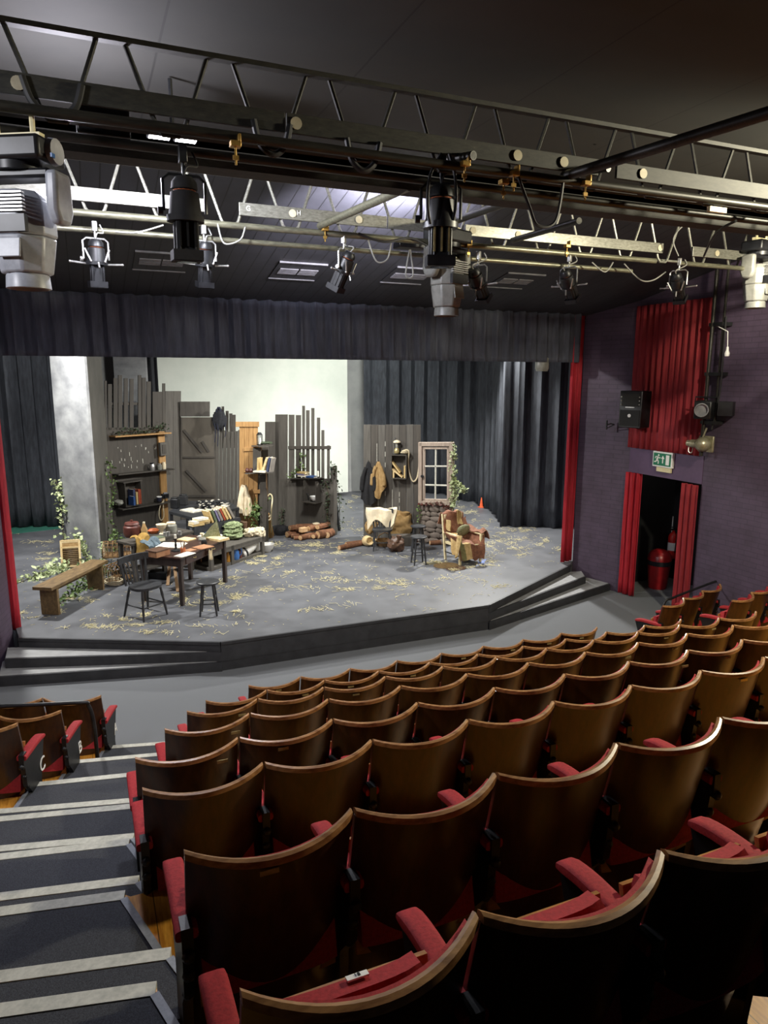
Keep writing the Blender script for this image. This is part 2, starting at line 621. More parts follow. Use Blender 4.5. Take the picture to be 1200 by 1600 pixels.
def curtain(name, path, z0, z1, amp, wl, mat, label, cat='curtain', seed=0, group=None, nz=10, loose=.4, parent=None, part=None):
    pts = [V3((p[0], p[1], 0)) for p in path]
    seg = [(pts[i + 1] - pts[i]).length for i in range(len(pts) - 1)]
    tot = sum(seg)
    nu = max(24, int(tot / wl * 9))

    def at(s):
        i = 0
        while i < len(seg) - 1 and s > seg[i]:
            s -= seg[i]; i += 1
        d = (pts[i + 1] - pts[i]).normalized()
        return pts[i] + d * s, V3((d.y, -d.x, 0))

    def fn(u, v):
        s = u * tot
        p, n = at(s)
        ph = 2.2 * noise.noise(V3((s / wl * .45, seed * 3.1, 0)))
        a = amp * (.65 + .5 * noise.noise(V3((s * 1.3, seed, 4))))
        sw = (1 - v) * loose
        o = a * math.sin(2 * PI * s / wl + ph + sw * noise.noise(V3((s * 1.1, v * 1.5, seed))) * 2.5)
        o += a * .45 * math.sin(4.3 * PI * s / wl + 1.7 * ph + v)
        o += sw * amp * 1.4 * noise.noise(V3((s * .9, v * 1.2, seed + 9)))
        return p + n * o + V3((0, 0, z0 + (z1 - z0) * v))
    mb = MB().grid(fn, nu, nz)
    if parent is not None:
        return mb.build(part or name, mat, parent, solid=.006)
    return one(name, mb, mat, label, cat, group, solid=.006)


ORD = ['first', 'second', 'third', 'fourth', 'fifth', 'sixth', 'seventh', 'eighth', 'ninth', 'tenth', 'eleventh', 'twelfth']
HS = .39                          # stage height

# ================================================================== the building
struct('floor', MB().prism([(-6, -3), (12, -3), (12, 12), (-6, 12)], -.1, 0), 'carpet')
STAGE = [(-.99, 10.02), (1.44, 8.84), (5.47, 8.82), (8.08, 10.25), (8.3, 10.45), (12, 10.45), (12, 20), (-4.5, 20), (-4.5, 10.45), (-1.06, 10.45)]
struct('floor_stage', MB().prism(STAGE, 0, HS), 'stage')
fas = MB()
for a, b in zip(STAGE[:3], STAGE[1:4]):
    a, b = V3((*a, 0)), V3((*b, 0))
    n = V3((b.y - a.y, a.x - b.x, 0)).normalized() * .02
    fas.slab([a, b, b + V3((0, 0, HS)), a + V3((0, 0, HS))], n)
    fas.slab([a + V3((0, 0, HS - .03)), b + V3((0, 0, HS - .03)), b + V3((0, 0, HS + .008)), a + V3((0, 0, HS + .008))], n * 1.8)
    fas.slab([a + V3((0, 0, .13)), b + V3((0, 0, .13)), b + V3((0, 0, .14)), a + V3((0, 0, .14))], n * 1.4)
struct('trim_stage', fas, 'stage_edge')


def step(poly, z, inset):
    struct('stage_step', MB().prism(poly, 0, z), 'stage_edge')
    a, b = V3((*poly[0], 0)), V3((*poly[1], 0))
    n = V3((-(b.y - a.y), b.x - a.x, 0)).normalized()
    if n.y < 0:
        n = -n
    p2 = [(p[0], p[1]) for p in poly]
    p2[0] = (a + n * inset)[:2]
    p2[1] = (b + n * inset)[:2]
    struct('stage_step_surface', MB().prism(p2, z, z + .004), 'step_top')


step([(1.44, 8.815), (-1.14, 9.64), (-1.14, 10.05), (-1.0, 10.0)], .26, .03)
step([(1.44, 8.79), (-1.2, 9.39), (-1.2, 10.05), (-1.0, 10.0)], .13, .03)
step([(5.47, 8.80), (8.15, 9.86), (8.3, 10.18), (8.08, 10.22)], .26, .03)
step([(5.47, 8.77), (8.55, 9.68), (8.42, 10.15), (8.08, 10.2)], .13, .03)

CEIL = 5.72
struct('ceiling', MB().prism([(-6, -3), (12, -3), (12, 6.4), (-6, 6.4)], CEIL, CEIL + .1), 'ceiling')
struct('ceiling_soffit', MB().slab([(-6, 6.4, 5.66), (12, 6.4, 5.66), (12, 10.45, 4.86), (-6, 10.45, 4.86)], (0, 0, .08)), 'soffit')
struct('ceiling_step', MB().box((3, 6.42, 5.72), (18, .04, .14)), 'ceiling')
struct('ceiling_stage', MB().box((3.75, 15.3, 5.75), (16.5, 9.6, .1)), 'doorway')
struct('wall_proscenium', MB().box((3, 10.62, 5.3), (18, .14, 1.0)), 'doorway')
struct('wall_back', MB().box((3.75, 19.75, 3.0), (16.5, .1, 5.6)), 'backwall')
struct('wall_stage_left', MB().box((-4.45, 15.2, 3.0), (.1, 9.2, 5.6)), 'doorway')
struct('wall_stage_right', MB().box((11.95, 15.2, 3.0), (.1, 9.2, 5.6)), 'doorway')
# right pier, side wall with the curtained exit
struct('wall_right_pier', MB().prism([(8.30, 10.45), (8.42, 10.17), (8.65, 9.5), (9.3, 9.9), (9.3, 10.7), (8.62, 10.7)], 0, CEIL), 'purple')
struct('wall_right', MB().box((8.72, 2.46, CEIL / 2), (.14, 10.92, CEIL)).box((8.72, 8.71, (2.62 + CEIL) / 2), (.14, 1.58, CEIL - 2.62)), 'purple')
struct('trim_door', MB().box((8.715, 8.71, 2.405), (.15, 1.58, .43)), 'purple_smooth')
struct('wall_doorway', MB().box((10.25, 8.7, 1.4), (.1, 2.6, 2.8)).box((9.5, 10.0, 1.4), (1.5, .1, 2.8)).box((9.5, 7.4, 1.4), (1.5, .1, 2.8))
       .box((9.5, 8.7, 2.75), (1.5, 2.6, .1)), 'doorway')
struct('wall_left_pier', MB().prism([(-1.16, 9.98), (-1.1, 10.3), (-1.1, 10.6), (-4, 10.6), (-4, 9.3), (-1.45, 9.3)], 0, CEIL), 'purple')
struct('wall_left', MB().box((-4.1, 3, CEIL / 2), (.14, 13, CEIL)), 'purple')

# ---------------------------------------------------------------- raked seating: treads
# (height, left end of the aisle nosing, right end, row in front: left end x, Y)
ROWS = {8: (0.0, 6.31, 1.27, 8), 7: (.27, 5.57, .76, 10), 6: (.54, 4.88, .53, 11), 5: (.83, 4.10, .31, 11),
        4: (1.05, 3.42, .11, 9), 3: (1.22, 2.84, .11, 8), 2: (1.58, 1.86, .17, 5), 1: (1.77, 1.14, .19, 5)}
NOSE = {7: ((-.03, 6.80), (.44, 6.68)), 6: ((-.30, 6.13), (.15, 6.03)), 5: ((-.54, 5.36), (.14, 5.22)),
        4: ((-.66, 4.62), (.12, 4.44)), 3: ((-.59, 3.96), (.07, 3.82)), 2: ((-.47, 3.02), (.02, 2.92)), 1: ((-.39, 2.28), (.09, 2.17))}
BL = V3((-math.cos(R(16.6)), math.sin(R(16.6)), 0))       # along the left block's rows, away from the aisle


def extend(L, Rr, x):
    k = (Rr[1] - L[1]) / (Rr[0] - L[0])
    return (x, Rr[1] + k * (x - Rr[0]))


for k in range(7, 0, -1):
    z = ROWS[k][0]
    L, Rr = NOSE[k]
    fy, fx = ROWS[k + 1][1], ROWS[k + 1][2]
    e = extend(L, Rr, max(fx - .12, Rr[0]))
    far = V3((*L, 0)) + BL * 4
    poly = [(far.x, far.y), L, e, (max(fx - .08, e[0] + .02), fy + .06)]
    if k >= 6:                    # mirrored wing on the right
        rx = 6.72 - L[0]
        mfar = V3((rx, L[1], 0)) + V3((-BL.x, BL.y, 0)) * 2
        poly += [(6.35, fy + .06), (rx, L[1]), (min(mfar.x, 8.64), L[1] + (min(mfar.x, 8.64) - rx) * .3), (8.64, -2.5)]
    else:
        poly += [(8.64, fy + .06), (8.64, -2.5)]
    poly += [(-3.9, -2.5)]
    struct('seating_step', MB().prism(poly[::-1], 0 if k == 7 else ROWS[k + 1][0], z), 'yellow_floor')

struct('bounce_cover', MB().prism([(-3.9, -2.5), (8.64, -2.5), (8.64, 1.0), (.2, 1.0), (.2, .62), (-3.9, .62)], 1.77, 2.0), 'riser')  # added rear platform, dark and run forward to stop bounce off the floor

# carpet pads and pale nosings of the aisle stair
pads = [('T', k, ROWS[k][0], NOSE[k][0], NOSE[k][1]) for k in range(7, 0, -1)]
pads += [('H', 54, .94, (-.70, 4.90), (.12, 4.69)), ('H', 43, 1.135, (-.62, 4.17), (.10, 3.99)),
         ('H', 32, 1.40, (-.52, 3.37), (.09, 3.24)), ('H', 21, 1.675, (-.42, 2.54), (.16, 2.41))]
pads.sort(key=lambda p: p[2])
for i, (kind, k, z, L, Rr) in enumerate(pads):
    lx = L
    if k in (7, 6):
        Rr = extend(L, Rr, .9 if k == 7 else .7)
    if k == 5:
        Rr = extend(L, Rr, .3)
    if k not in (7, 6, 5):        # these run out of the frame on the left
        lx = extend(L, Rr, -.95)
    l, r_ = V3((*lx, 0)), V3((*Rr, 0))
    d = (r_ - l).normalized()
    n = V3((d.y, -d.x, 0))        # back, up the stair
    dep = .70 if kind == 'T' else .34
    lb = l + V3((-.30, -.95, 0)).normalized() * dep
    rb = r_ + V3((.27, -.95, 0) if k < 5 or k > 10 else (0, -1, 0)).normalized() * dep
    t = thing('stair_tread', f'grey carpeted {"full" if kind == "T" else "narrow half"} step with pale nosing, {ORD[i]} step up the left aisle', 'step', (l + r_) / 2 + V3((0, 0, z)))
    if kind == 'H':
        zb = [q[2] for q in pads if q[0] == 'T' and q[2] < z][-1]
        MB().prism([p[:2] for p in (l - n * -.02, r_ - n * -.02, rb, lb)][::-1], zb + .001, z).build('riser_block', 'riser', t, smooth=False)
    MB().prism([p[:2] for p in (l + n * .03, r_ + n * .03, rb, lb)][::-1], z, z + .010).build('carpet_pad', 'step_carpet', t, smooth=False)
    MB().prism([p[:2] for p in (l - n * .012, r_ - n * .012, r_ + n * .045, l + n * .045)][::-1], z - .035, z + .014).build('nosing', 'nosing', t, smooth=False)
    MB().beam(r_ + n * .04 + V3((0, 0, z + .010)), rb + V3((0, 0, z + .010)), .03, .014).build('edge_strip', 'trim_grey', t, smooth=False)
    MB().beam(l + n * .04 + V3((0, 0, z + .010)), lb + V3((0, 0, z + .010)), .03, .014).build('edge_strip', 'trim_grey', t, smooth=False)

# ================================================================== theatre seats
SW = .52


def back_y(u, z):
    return -.105 * (1 - u * u) + .12 * (.88 - z) / .5


SEATM = Matrix.Translation(V3((0, .10, .33))) @ Matrix.Rotation(R(77), 4, 'X')


def seat(label, end=False):
    t = thing('theatre_seat', label, 'seat')
    hw = SW / 2 - .006

    def outer(u, v):
        x = (u * 2 - 1); z = .12 + v * .745
        return (x * hw, back_y(x, z), z)

    def inner(u, v):
        p = outer(u, v); return (p[0], p[1] + .016, p[2])
    MB().grid(lambda u, v: outer(u, v), 16, 6, inner).build('backrest', 'seat_wood', t, local=True)

    def cu(u, v):
        x = (u * 2 - 1) * .955; z = .40 + v * .462
        return (x * hw, back_y(x, z) + .017, z)

    def cu2(u, v):
        p = cu(u, v); k = .02 + .02 * math.sin(PI * min(1, v * 1.0)) ** .5 * (1 - abs(u * 2 - 1) ** 6)
        return (p[0], p[1] + k, p[2])
    MB().grid(cu, 14, 6, cu2).build('back_cushion', 'velvet', t, local=True)
    m = MB()
    rows = []
    for i in range(17):
        x = i / 8 - 1
        y = back_y(x, .875)
        lift = .012 * abs(x) ** 3
        rows.append([(x * hw, y - .010, .858 + lift), (x * hw, y - .008, .878 + lift), (x * hw, y + .004, .882 + lift),
                     (x * hw, y + .018, .876 + lift), (x * hw, y + .020, .858 + lift)])
    vs = [q for r in rows for q in r]
    fs = []
    for i in range(16):
        for j in range(5):
            fs.append((i * 5 + j, i * 5 + (j + 1) % 5, (i + 1) * 5 + (j + 1) % 5, (i + 1) * 5 + j))
    fs += [(0, 4, 3, 2, 1)[::-1], tuple(80 + j for j in range(5))]
    m.add(vs, [f[::-1] for f in fs]).build('top_rail', 'rail_wood', t, local=True)
    # tipped-up seat
    M = SEATM

    def sq(u, v, zz):
        x = (u * 2 - 1); y = v * .36
        e = 1 - .16 * max(0, (v - .75) * 4) ** 2
        return M @ V3((x * .215 * e, y, zz + .02 * (1 - x ** 4) * (1 if zz > 0 else .3)))
    MB().grid(lambda u, v: sq(u, v, .01), 10, 8, lambda u, v: sq(u, v, .06)).build('seat_cushion', 'velvet', t, local=True)

    def pan(u, v, zz):
        x = (u * 2 - 1); y = -.05 + v * .39
        return M @ V3((x * .222, y - .03 * (1 - x * x) * (1 - v), zz - .02 * (1 - x * x) * (1 - v)))
    MB().grid(lambda u, v: pan(u, v, -.008), 10, 6, lambda u, v: pan(u, v, .008)).build('seat_pan', 'pan_wood', t, local=True)

    def side(x):
        a = MB()
        a.prism([(.06, .0), (.40, .0), (.40, .03), (.30, .06), (.27, .30), (.37, .58), (.37, .605), (.0, .605), (.02, .40), (.10, .30), (.12, .06), (.06, .03)], -.016, .016)
        a.v = [V3((x + q.z, q.x, q.y)) for q in a.v]
        a.f = [f[::-1] for f in a.f]
        for bz, by in ((.56, -.0), (.47, .03), (.38, .06)):
            a.ball((x, by - .012, bz), .020, 8, 6)
        a.box((x, .02, .60), (.034, .06, .10))
        a.build('side_frame', 'iron', t, local=True)

        def arm(u, v):
            an = 2 * PI * u
            s = .0 + v * .37
            e = 1 if v < .9 else 1 - .35 * ((v - .9) * 10) ** 2
            c_, s_ = math.cos(an), math.sin(an)
            return (x + math.copysign(abs(c_) ** .5, c_) * .034 * (.85 + .15 * e), s,
                    .622 + math.copysign(abs(s_) ** .5, s_) * .019 * e - .02 * max(0, v - .6) ** 2 * 6)
        b = MB().grid(lambda u, v: arm(u, v), 14, 12)
        n0 = len(b.v)
        b.f.append([i for i in range(14)]); b.f.append([n0 - 15 + i for i in range(14)][::-1])
        b.f = [f[::-1] for f in b.f]
        b.build('armrest', 'velvet', t, local=True)
    side(-SW / 2)
    if end:
        side(SW / 2)
    return t


SEAT = {}
PLATES = {(8, 1), (8, 3), (8, 4), (8, 5), (8, 6), (8, 7), (8, 8), (7, 2), (7, 3), (7, 4), (7, 5), (7, 8), (7, 9), (6, 1), (6, 3), (6, 9), (6, 10),
          (5, 1), (5, 7), (5, 8), (4, 1), (4, 2), (2, 1), (4, 7), (4, 8), (3, 7)}


def place_seat(loc, az, label, group, end=False, plate=False, letter=None, letter_x=0):
    key = end
    if key not in SEAT:
        SEAT[key] = seat(label, end)
        s = SEAT[key]
        s.location = loc
        s.rotation_euler = (0, 0, -R(az))
        W[s] = Matrix.Translation(V3(loc)) @ Matrix.Rotation(-R(az), 4, 'Z')
        s['group'] = group
    else:
        s = dup(SEAT[key], loc, az, label, group, skip=('name_plate', 'row_letter'))
    if plate:
        MB().box((.06 + random.uniform(-.12, .1), back_y(.2, .84) - .010, .835), (.055, .004, .016)).build('name_plate', 'brass', s, local=True)
    if letter:
        M = W[s] @ Matrix.Translation(V3((letter_x + .019 * (1 if letter_x > 0 else -1), .30, .40))) @ Matrix.Rotation(R(90), 4, 'Z') @ Matrix.Rotation(R(90), 4, 'X')
        text(letter, 'white', .15, M, 'row_letter', s)
    return s


for k in range(8, 0, -1):
    z, Y, x0, n = ROWS[k]
    for i in range(n):
        last = i == n - 1
        lab = f'red tip-up theatre seat, {ORD[i]} from left aisle, {ORD[8 - k]} centre row from stage'
        place_seat((x0 + SW * (i + .5), Y, z), 0, lab, 'seats of the centre block', last, (k, i + 1) in PLATES)
# left wing (row letters on the aisle frames)
for row, (let, c, z, n) in enumerate([('A', (-.03, 6.62), 0, 2), ('B', (-.33, 5.84), .27, 2), ('C', (-.57, 5.15), .54, 1)]):
    p = V3((*c, z))
    for i in range(n):
        q = p + BL * (SW * (i + .5))
        lab = f'brown wood seat with red armrest in left wing row {let}, {"beside the aisle" if i == 0 else "second from the aisle"}'
        place_seat(q, 16.6, lab, 'seats of the left wing', i == 0, False, let if i == 0 else None, SW / 2)
BRr = V3((-BL.x, BL.y, 0))
for row, (c, z, n) in enumerate([((6.75, 6.62), 0, 3), ((7.05, 5.84), .27, 3)]):
    for i in range(n):
        q = V3((*c, z)) + BRr * (SW * (i + .5))
        lab = f'theatre seat in the {["front", "second"][row]} row of the right wing, {ORD[i]} from its aisle'
        place_seat(q, -16.6, lab, 'seats of the right wing', i == n - 1)
# number tag on the nearest seat
near = [o for o in bpy.data.objects if o.get('label', '').endswith('seat, first from left aisle, eighth centre row from stage')][0]
M = SEATM
tg = MB().box((0, 0, 0), (.052, .004, .018))
tg.v = [M @ (q + V3((.03, .368, .045))) for q in tg.v]
tg = tg.build('number_tag', 'white', near, local=True)
tx = text('18', 'lamp_black', .016, W[near] @ M @ Matrix.Translation(V3((.03, .3712, .045))) @ Matrix.Rotation(R(-90), 4, 'X'), 'tag_number', tg, .0006)

# handrails
HY = 6.36
p = D(152, 1180, HY)
p.z = .27
a = D(130, 1098, HY)
b = D(0, 1104, HY + .25)
one('handrail', MB().tube(smooth_path([p, D(149, 1150, HY), D(144, 1118, HY), D(137, 1101, HY), a, a.lerp(b, .5), b, b + (b - a)]), .018, 10), 'lamp_black',
    'black tubular handrail across the left wing, bent down beside the aisle', 'handrail')
rl = [D(1025, 978, 7.35), D(1037, 945, 7.35), D(1052, 934, 7.35), D(1095, 917, 7.45), D(1143, 899, 7.55), D(1183, 926, 6.9)]
rl[0].z = 0
m = MB().tube(smooth_path(rl[:5]), .018, 10).tube([rl[4], rl[5]], .016, 8)
one('handrail', m.tube([rl[4], V3((rl[4].x, rl[4].y, 0))], .016, 8), 'lamp_black', 'black tubular handrail round the front of the right wing, below the curtained exit', 'handrail')

# ================================================================== curtains
curtain('pelmet_curtain', [(-1.3, 10.38), (8.15, 10.38)], 4.05, 4.88, .045, .24, 'pelmet', 'dark pleated pelmet curtain hanging across the top of the stage opening', seed=1, loose=.25)
curtain('stage_curtain', [(8.02, 10.42), (8.29, 10.47)], HS + .01, 4.86, .04, .12, 'red_curtain', 'tall red house curtain gathered at the right edge of the stage', seed=2)
curtain('stage_curtain', [(-1.40, 10.60), (-1.02, 10.42)], HS - .02, 4.3, .05, .16, 'red_curtain', 'red house curtain just showing at the left edge of the stage', seed=3)
curtain('wall_curtain', [(8.59, 9.50), (8.59, 7.98)], 2.62, 4.95, .03, .13, 'dim_red', 'wide dull red curtain hung on the wall above the exit doorway', seed=4, loose=.2)
curtain('door_curtain', [(8.60, 9.50), (8.66, 9.20)], .02, 2.19, .04, .10, 'red_curtain', 'red curtain drawn to the left side of the exit doorway', seed=5, loose=.2)
curtain('door_curtain', [(8.60, 8.26), (8.60, 7.93)], .02, 2.17, .04, .10, 'dim_red', 'red curtain drawn to the right side of the exit doorway', seed=6, loose=.2)
g = lambda x, y: tuple(G(x, y)[:2])
curtain('black_drape', [(7.45, 19.1), (8.5, 18.9), (9.7, 18.2), g(714, 782), g(740, 784), g(772, 800), g(786, 818)], HS + .01, 5.6, .10, .42, 'drape',
        'long black drape curving round the right side of the stage behind the window', seed=7, loose=.9)
curtain('black_drape', [g(780, 823), (9.3, 13.4), g(872, 826), (10.6, 12.9)], HS + .01, 5.6, .09, .36, 'drape', 'black wing drape beside the tall red curtain', seed=8, loose=.8)
curtain('black_drape', [(-3.6, 17.7), g(45, 824), (-.2, 17.2), (.0, 17.1)], HS + .03, 5.6, .09, .34, 'drape', 'black drape hanging behind the grey painted pillar at left', seed=9, loose=.7)
curtain('black_drape', [(.9, 18.3), (1.75, 18.3)], HS, 5.6, .06, .3, 'black_cloth', 'narrow black drape between the grey flat and the white backcloth', seed=10)
one('backcloth', MB().slab([(1.5, 19.0, .5), (6.93, 19.0, .5), (6.93, 19.0, 5.7), (1.5, 19.0, 5.7)], (0, .02, 0)), 'screen', 'large plain white backcloth hanging behind the set', 'backcloth')
one('floor_cloth', MB().slab([G(5, 836), G(95, 826), G(95, 808), G(5, 816)], (0, 0, .006)), 'teal', 'strip of green floor covering under the left black drape', 'floor covering')

# ================================================================== side wall fittings
sp = thing('loudspeaker', 'black loudspeaker box bracketed to the purple pier beside the red wall curtain', 'speaker', DX(990, 668, 8.38), 72)
spz = Matrix()
MB().box((0, 0, .30), (.40, .30, .60)).build('cabinet', 'lamp_black', sp, local=True, bevel=.015)
MB().box((0, -.153, .16), (.35, .012, .26)).box((0, -.153, .45), (.30, .012, .20)).build('grille', 'speaker_cloth', sp, local=True)
MB().lathe((0, -.162, .20), [(.0, 0), (.028, 0), (.028, .006), (0, .006)], 14, RX(90)).build('badge', 'white', sp, local=True)
MB().box((0, -.16, .335), (.16, .004, .014)).build('maker_strip', 'bare_metal', sp, local=True)
m = MB()
for sx in (-.16, .16):
    for zz in (.38, .44, .50):
        m.ball((sx, -.16, zz), .012, 8, 5)
m.build('screws', 'bare_metal', sp, local=True)
MB().box((0, .2, .30), (.08, .14, .12)).build('wall_bracket', 'iron', sp, local=True)
br = DX(948, 664, 8.36)
one('wall_bracket', MB().tube([br, br + V3((-.02, -.12, .03)), br + V3((-.03, -.22, .02))], .012).tube([br + V3((0, 0, -.08)), br + V3((0, 0, .08))], .014)
    .tube([br + V3((0, 0, -.06)), br + V3((-.03, -.2, .01))], .008), 'steel_dark', 'small metal bracket fixed to the purple pier left of the loudspeaker', 'bracket')
# exit sign
es = thing('exit_sign', 'green and white running-man exit sign above the curtained doorway', 'sign', DX(1034, 732, 8.59), 90)
MB().box((0, .02, .145), (.42, .05, .25)).build('sign_case', 'white', es, local=True, bevel=.006)
MB().box((0, -.008, .145), (.37, .008, .20)).build('sign_face', 'sign_green', es, local=True)
m = MB()
o_ = lambda x, z: V3((x, -.0125, .145 + z))
m.ball(o_(-.075, .065), (.017, .004, .017), 10, 6)
for a, b, w in [((-.085, .045), (-.105, -.01), .034), ((-.105, -.01), (-.07, -.035), .022), ((-.07, -.035), (-.075, -.075), .018), ((-.105, -.01), (-.13, -.045), .022),
                ((-.13, -.045), (-.165, -.045), .018), ((-.085, .04), (-.05, .02), .014), ((-.05, .02), (-.03, .03), .013), ((-.09, .04), (-.135, .04), .014), ((-.135, .04), (-.145, .01), .013)]:
    m.beam(o_(*a), o_(*b), w, .004, (0, 1, 0))
m.build('running_man', 'white', es, local=True)
MB().beam(o_(.02, -.06), o_(.02, .02), .02, .004, (0, 1, 0)).slab([o_(-.015, .015), o_(.055, .015), o_(.02, .065)], (0, -.003, 0)).build('arrow', 'white', es, local=True)
MB().box(o_(.12, 0), (.07, .004, .16)).build('door_symbol', 'white', es, local=True)
MB().box((.03, .02, -.02), (.30, .035, .07)).build('lower_plate', 'beige', es, local=True)
# bin and extinguisher inside the doorway
bp_ = G(1027, 918, 0)
bn = thing('litter_bin', 'red plastic litter bin with swing lid standing in the doorway', 'bin', bp_)
MB().lathe((0, 0, 0), [(0, 0), (.15, 0), (.16, .02), (.205, .48), (.2, .48)], 20).build('body', 'bin_red', bn, local=True)
MB().lathe((0, 0, 0), [(.203, .44), (.214, .45), (.216, .52), (.205, .53)], 20).build('bin_liner', 'black_cloth', bn, local=True)
MB().lathe((0, 0, 0), [(.2, .52), (.215, .53), (.205, .60), (.16, .68), (.08, .72), (0, .72)], 20).build('lid', 'bin_red', bn, local=True)
ep = V3((10.12, 9.35, .55))
ep = DX(1049, 872, 10.1)
ex = thing('fire_extinguisher', 'red fire extinguisher hung on the dark wall inside the doorway', 'extinguisher', ep)
MB().lathe((0, 0, 0), [(0, 0), (.075, .0), (.085, .02), (.085, .42), (.06, .48), (.028, .50), (.028, .54), (0, .54)], 18).build('cylinder', 'ext_red', ex, local=True)
MB().box((-.02, 0, .56), (.11, .03, .03)).box((-.03, 0, .60), (.10, .02, .015), RY(12)).build('valve', 'lamp_black', ex, local=True)
MB().tube(smooth_path([(0, -.03, .54), (-.02, -.11, .50), (-.04, -.12, .3), (-.02, -.09, .12)]), .011).build('hose', 'lamp_black', ex, local=True)
MB().lathe((0, 0, 0), [(.0862, .16), (.0868, .17), (.0868, .30), (.0862, .31)], 18).build('label_band', 'white', ex, local=True)
for yy, zz, lab in ((814, .20, 'upper white notice on the dark wall above the extinguisher'), (830, .16, 'lower white notice on the dark wall above the extinguisher')):
    c = DX(1047, yy, 10.19)
    nt_ = thing('wall_notice', lab, 'notice', c, 90)
    MB().box((0, 0, 0), (.15, .006, zz)).build('sheet', 'white', nt_, local=True)
    m = MB()
    for q in range(4):
        m.box((-.01 * (q % 2), -.0045, zz * (.32 - q * .2)), (.10, .003, zz * .07))
    m.build('print_lines', 'lamp_grey', nt_, local=True)
# vertical boom with lanterns at the right wall
p0, p1 = DX(1092, 712, 8.45), DX(1122, 445, 8.45)
p0.y = p1.y = (p0.y + p1.y) / 2
bm = thing('lighting_boom', 'dark vertical scaffold pipe fixed to the right wall beside the red curtain', 'pipe', (p0.x, p0.y, p0.z))
MB().tube([p0, p1 + V3((0, 0, .4))], .028, 10).build('pipe', 'pipe_black', bm)
MB().tube([p0 + V3((.06, -.14, .5)), p1 + V3((.06, -.14, .4))], .02, 8).build('pipe', 'pipe_black', bm)
for zz in (.5, 1.2, 1.9):
    MB().box(p0 + V3((.08, -.07, zz)), (.2, .24, .05)).build('wall_clamp', 'steel_dark', bm)
MB().tube(smooth_path([p0 + V3((.03, -.2, 2.0)), p0 + V3((.0, -.24, 1.4)), p0 + V3((.04, -.2, .9)), p0 + V3((0, -.15, .4))]), .012).build('cable', 'cable', bm)
q = DX(1136, 552, 8.45)
one('lamp_bulb', MB().lathe(q, [(0, -.05), (.03, -.04), (.035, 0), (.02, .04), (.015, .09), (0, .09)], 12).tube([q + V3((0, 0, .08)), q + V3((0, .02, .3)), V3((q.x + .02, p1.y, q.z + .42))], .006, 6), 'white', 'small pale bulb hanging beside the dark boom pipe', 'bulb')
# dark lantern on boom and old brass floodlight
lc = DX(1102, 640, 8.38)
ln = thing('stage_lantern', 'dark boxy lantern clamped half way up the boom pipe', 'stage light', lc, 60)
MB().box((0, 0, 0), (.24, .34, .26)).build('housing', 'lamp_black', ln, local=True, bevel=.02)
MB().lathe((0, -.17, 0), [(0, 0), (.09, 0), (.10, .06), (.085, .06), (.08, .02), (0, .02)], 16, RX(90)).build('lens_ring', 'lamp_grey', ln, local=True)
MB().tube([(-.15, 0, 0), (-.15, .02, .18), (.15, .02, .18), (.15, 0, 0)], .012, 6).build('yoke', 'steel_dark', ln, local=True)
MB().box((.28, .06, .02), (.2, .26, .2)).build('accessory_box', 'lamp_black', ln, local=True)
gc = DX(1096, 694, 8.42)
gl = thing('floodlight', 'old brass coloured round floodlight on the wall right of the exit sign', 'light', gc, 80)
MB().box((.02, .09, 0), (.24, .04, .24)).build('back_plate', 'gold_lamp', gl, local=True, bevel=.01)
MB().ball((.02, 0, 0), (.11, .12, .11), 16, 10).build('housing', 'gold_lamp', gl, local=True)
MB().lathe((-.06, 0, .0), [(0, 0), (.06, 0), (.06, .11), (.045, .12), (.045, .17), (0, .17)], 14, RY(-90)).build('snout', 'gold_lamp', gl, local=True)
MB().tube(smooth_path([(-.2, 0, -.02), (-.19, -.02, -.12), (-.15, 0, -.14), (-.13, 0, -.04)]), .006, 6).build('safety_chain', 'bare_metal', gl, local=True)
MB().tube([(.0, .02, .10), (.03, .05, .24)], .014, 8).build('bracket', 'gold_lamp', gl, local=True)

# ================================================================== the set on the stage
def az_of(d): return math.degrees(math.atan2(d[0], d[1]))


def boards(fl, L, th, name, mat, parent, off=0.0, bevel=.004):
    m = MB()
    for b in L:
        x0, x1, yt, yb = b[:4]
        x2, x3 = (b[4], b[5]) if len(b) > 4 else (x0, x1)       # bottom x range when it leans
        q = [fl.at(x2, yb, off), fl.at(x3, yb, off), fl.at(x1, yt, off), fl.at(x0, yt, off)]
        for p in q[:2]:
            p.z = max(p.z, HS + .002)
        m.slab(q, -fl.n * th)
    return m.build(name, mat, parent, smooth=False, bevel=bevel)


def fbox(fl, x0, y0, x1, y1, d, off=0.0):     # box on a flat seen between two picture corners, sticking out by d
    (ua, za), (ub, zb) = fl.uz(x0, y1), fl.uz(x1, y0)
    return ua, ub, za, zb


def shelf(fl, x0, y0, x1, y1, d, th, name, mat, parent):
    ua, za = fl.uz(x0, y0)
    ub, zb = fl.uz(x1, y1)
    m = MB().slab([fl.w(ua, za, .0), fl.w(ub, zb, .0), fl.w(ub, zb, d), fl.w(ua, za, d)], (0, 0, th))
    return m.build(name, mat, parent, smooth=False, bevel=.004)


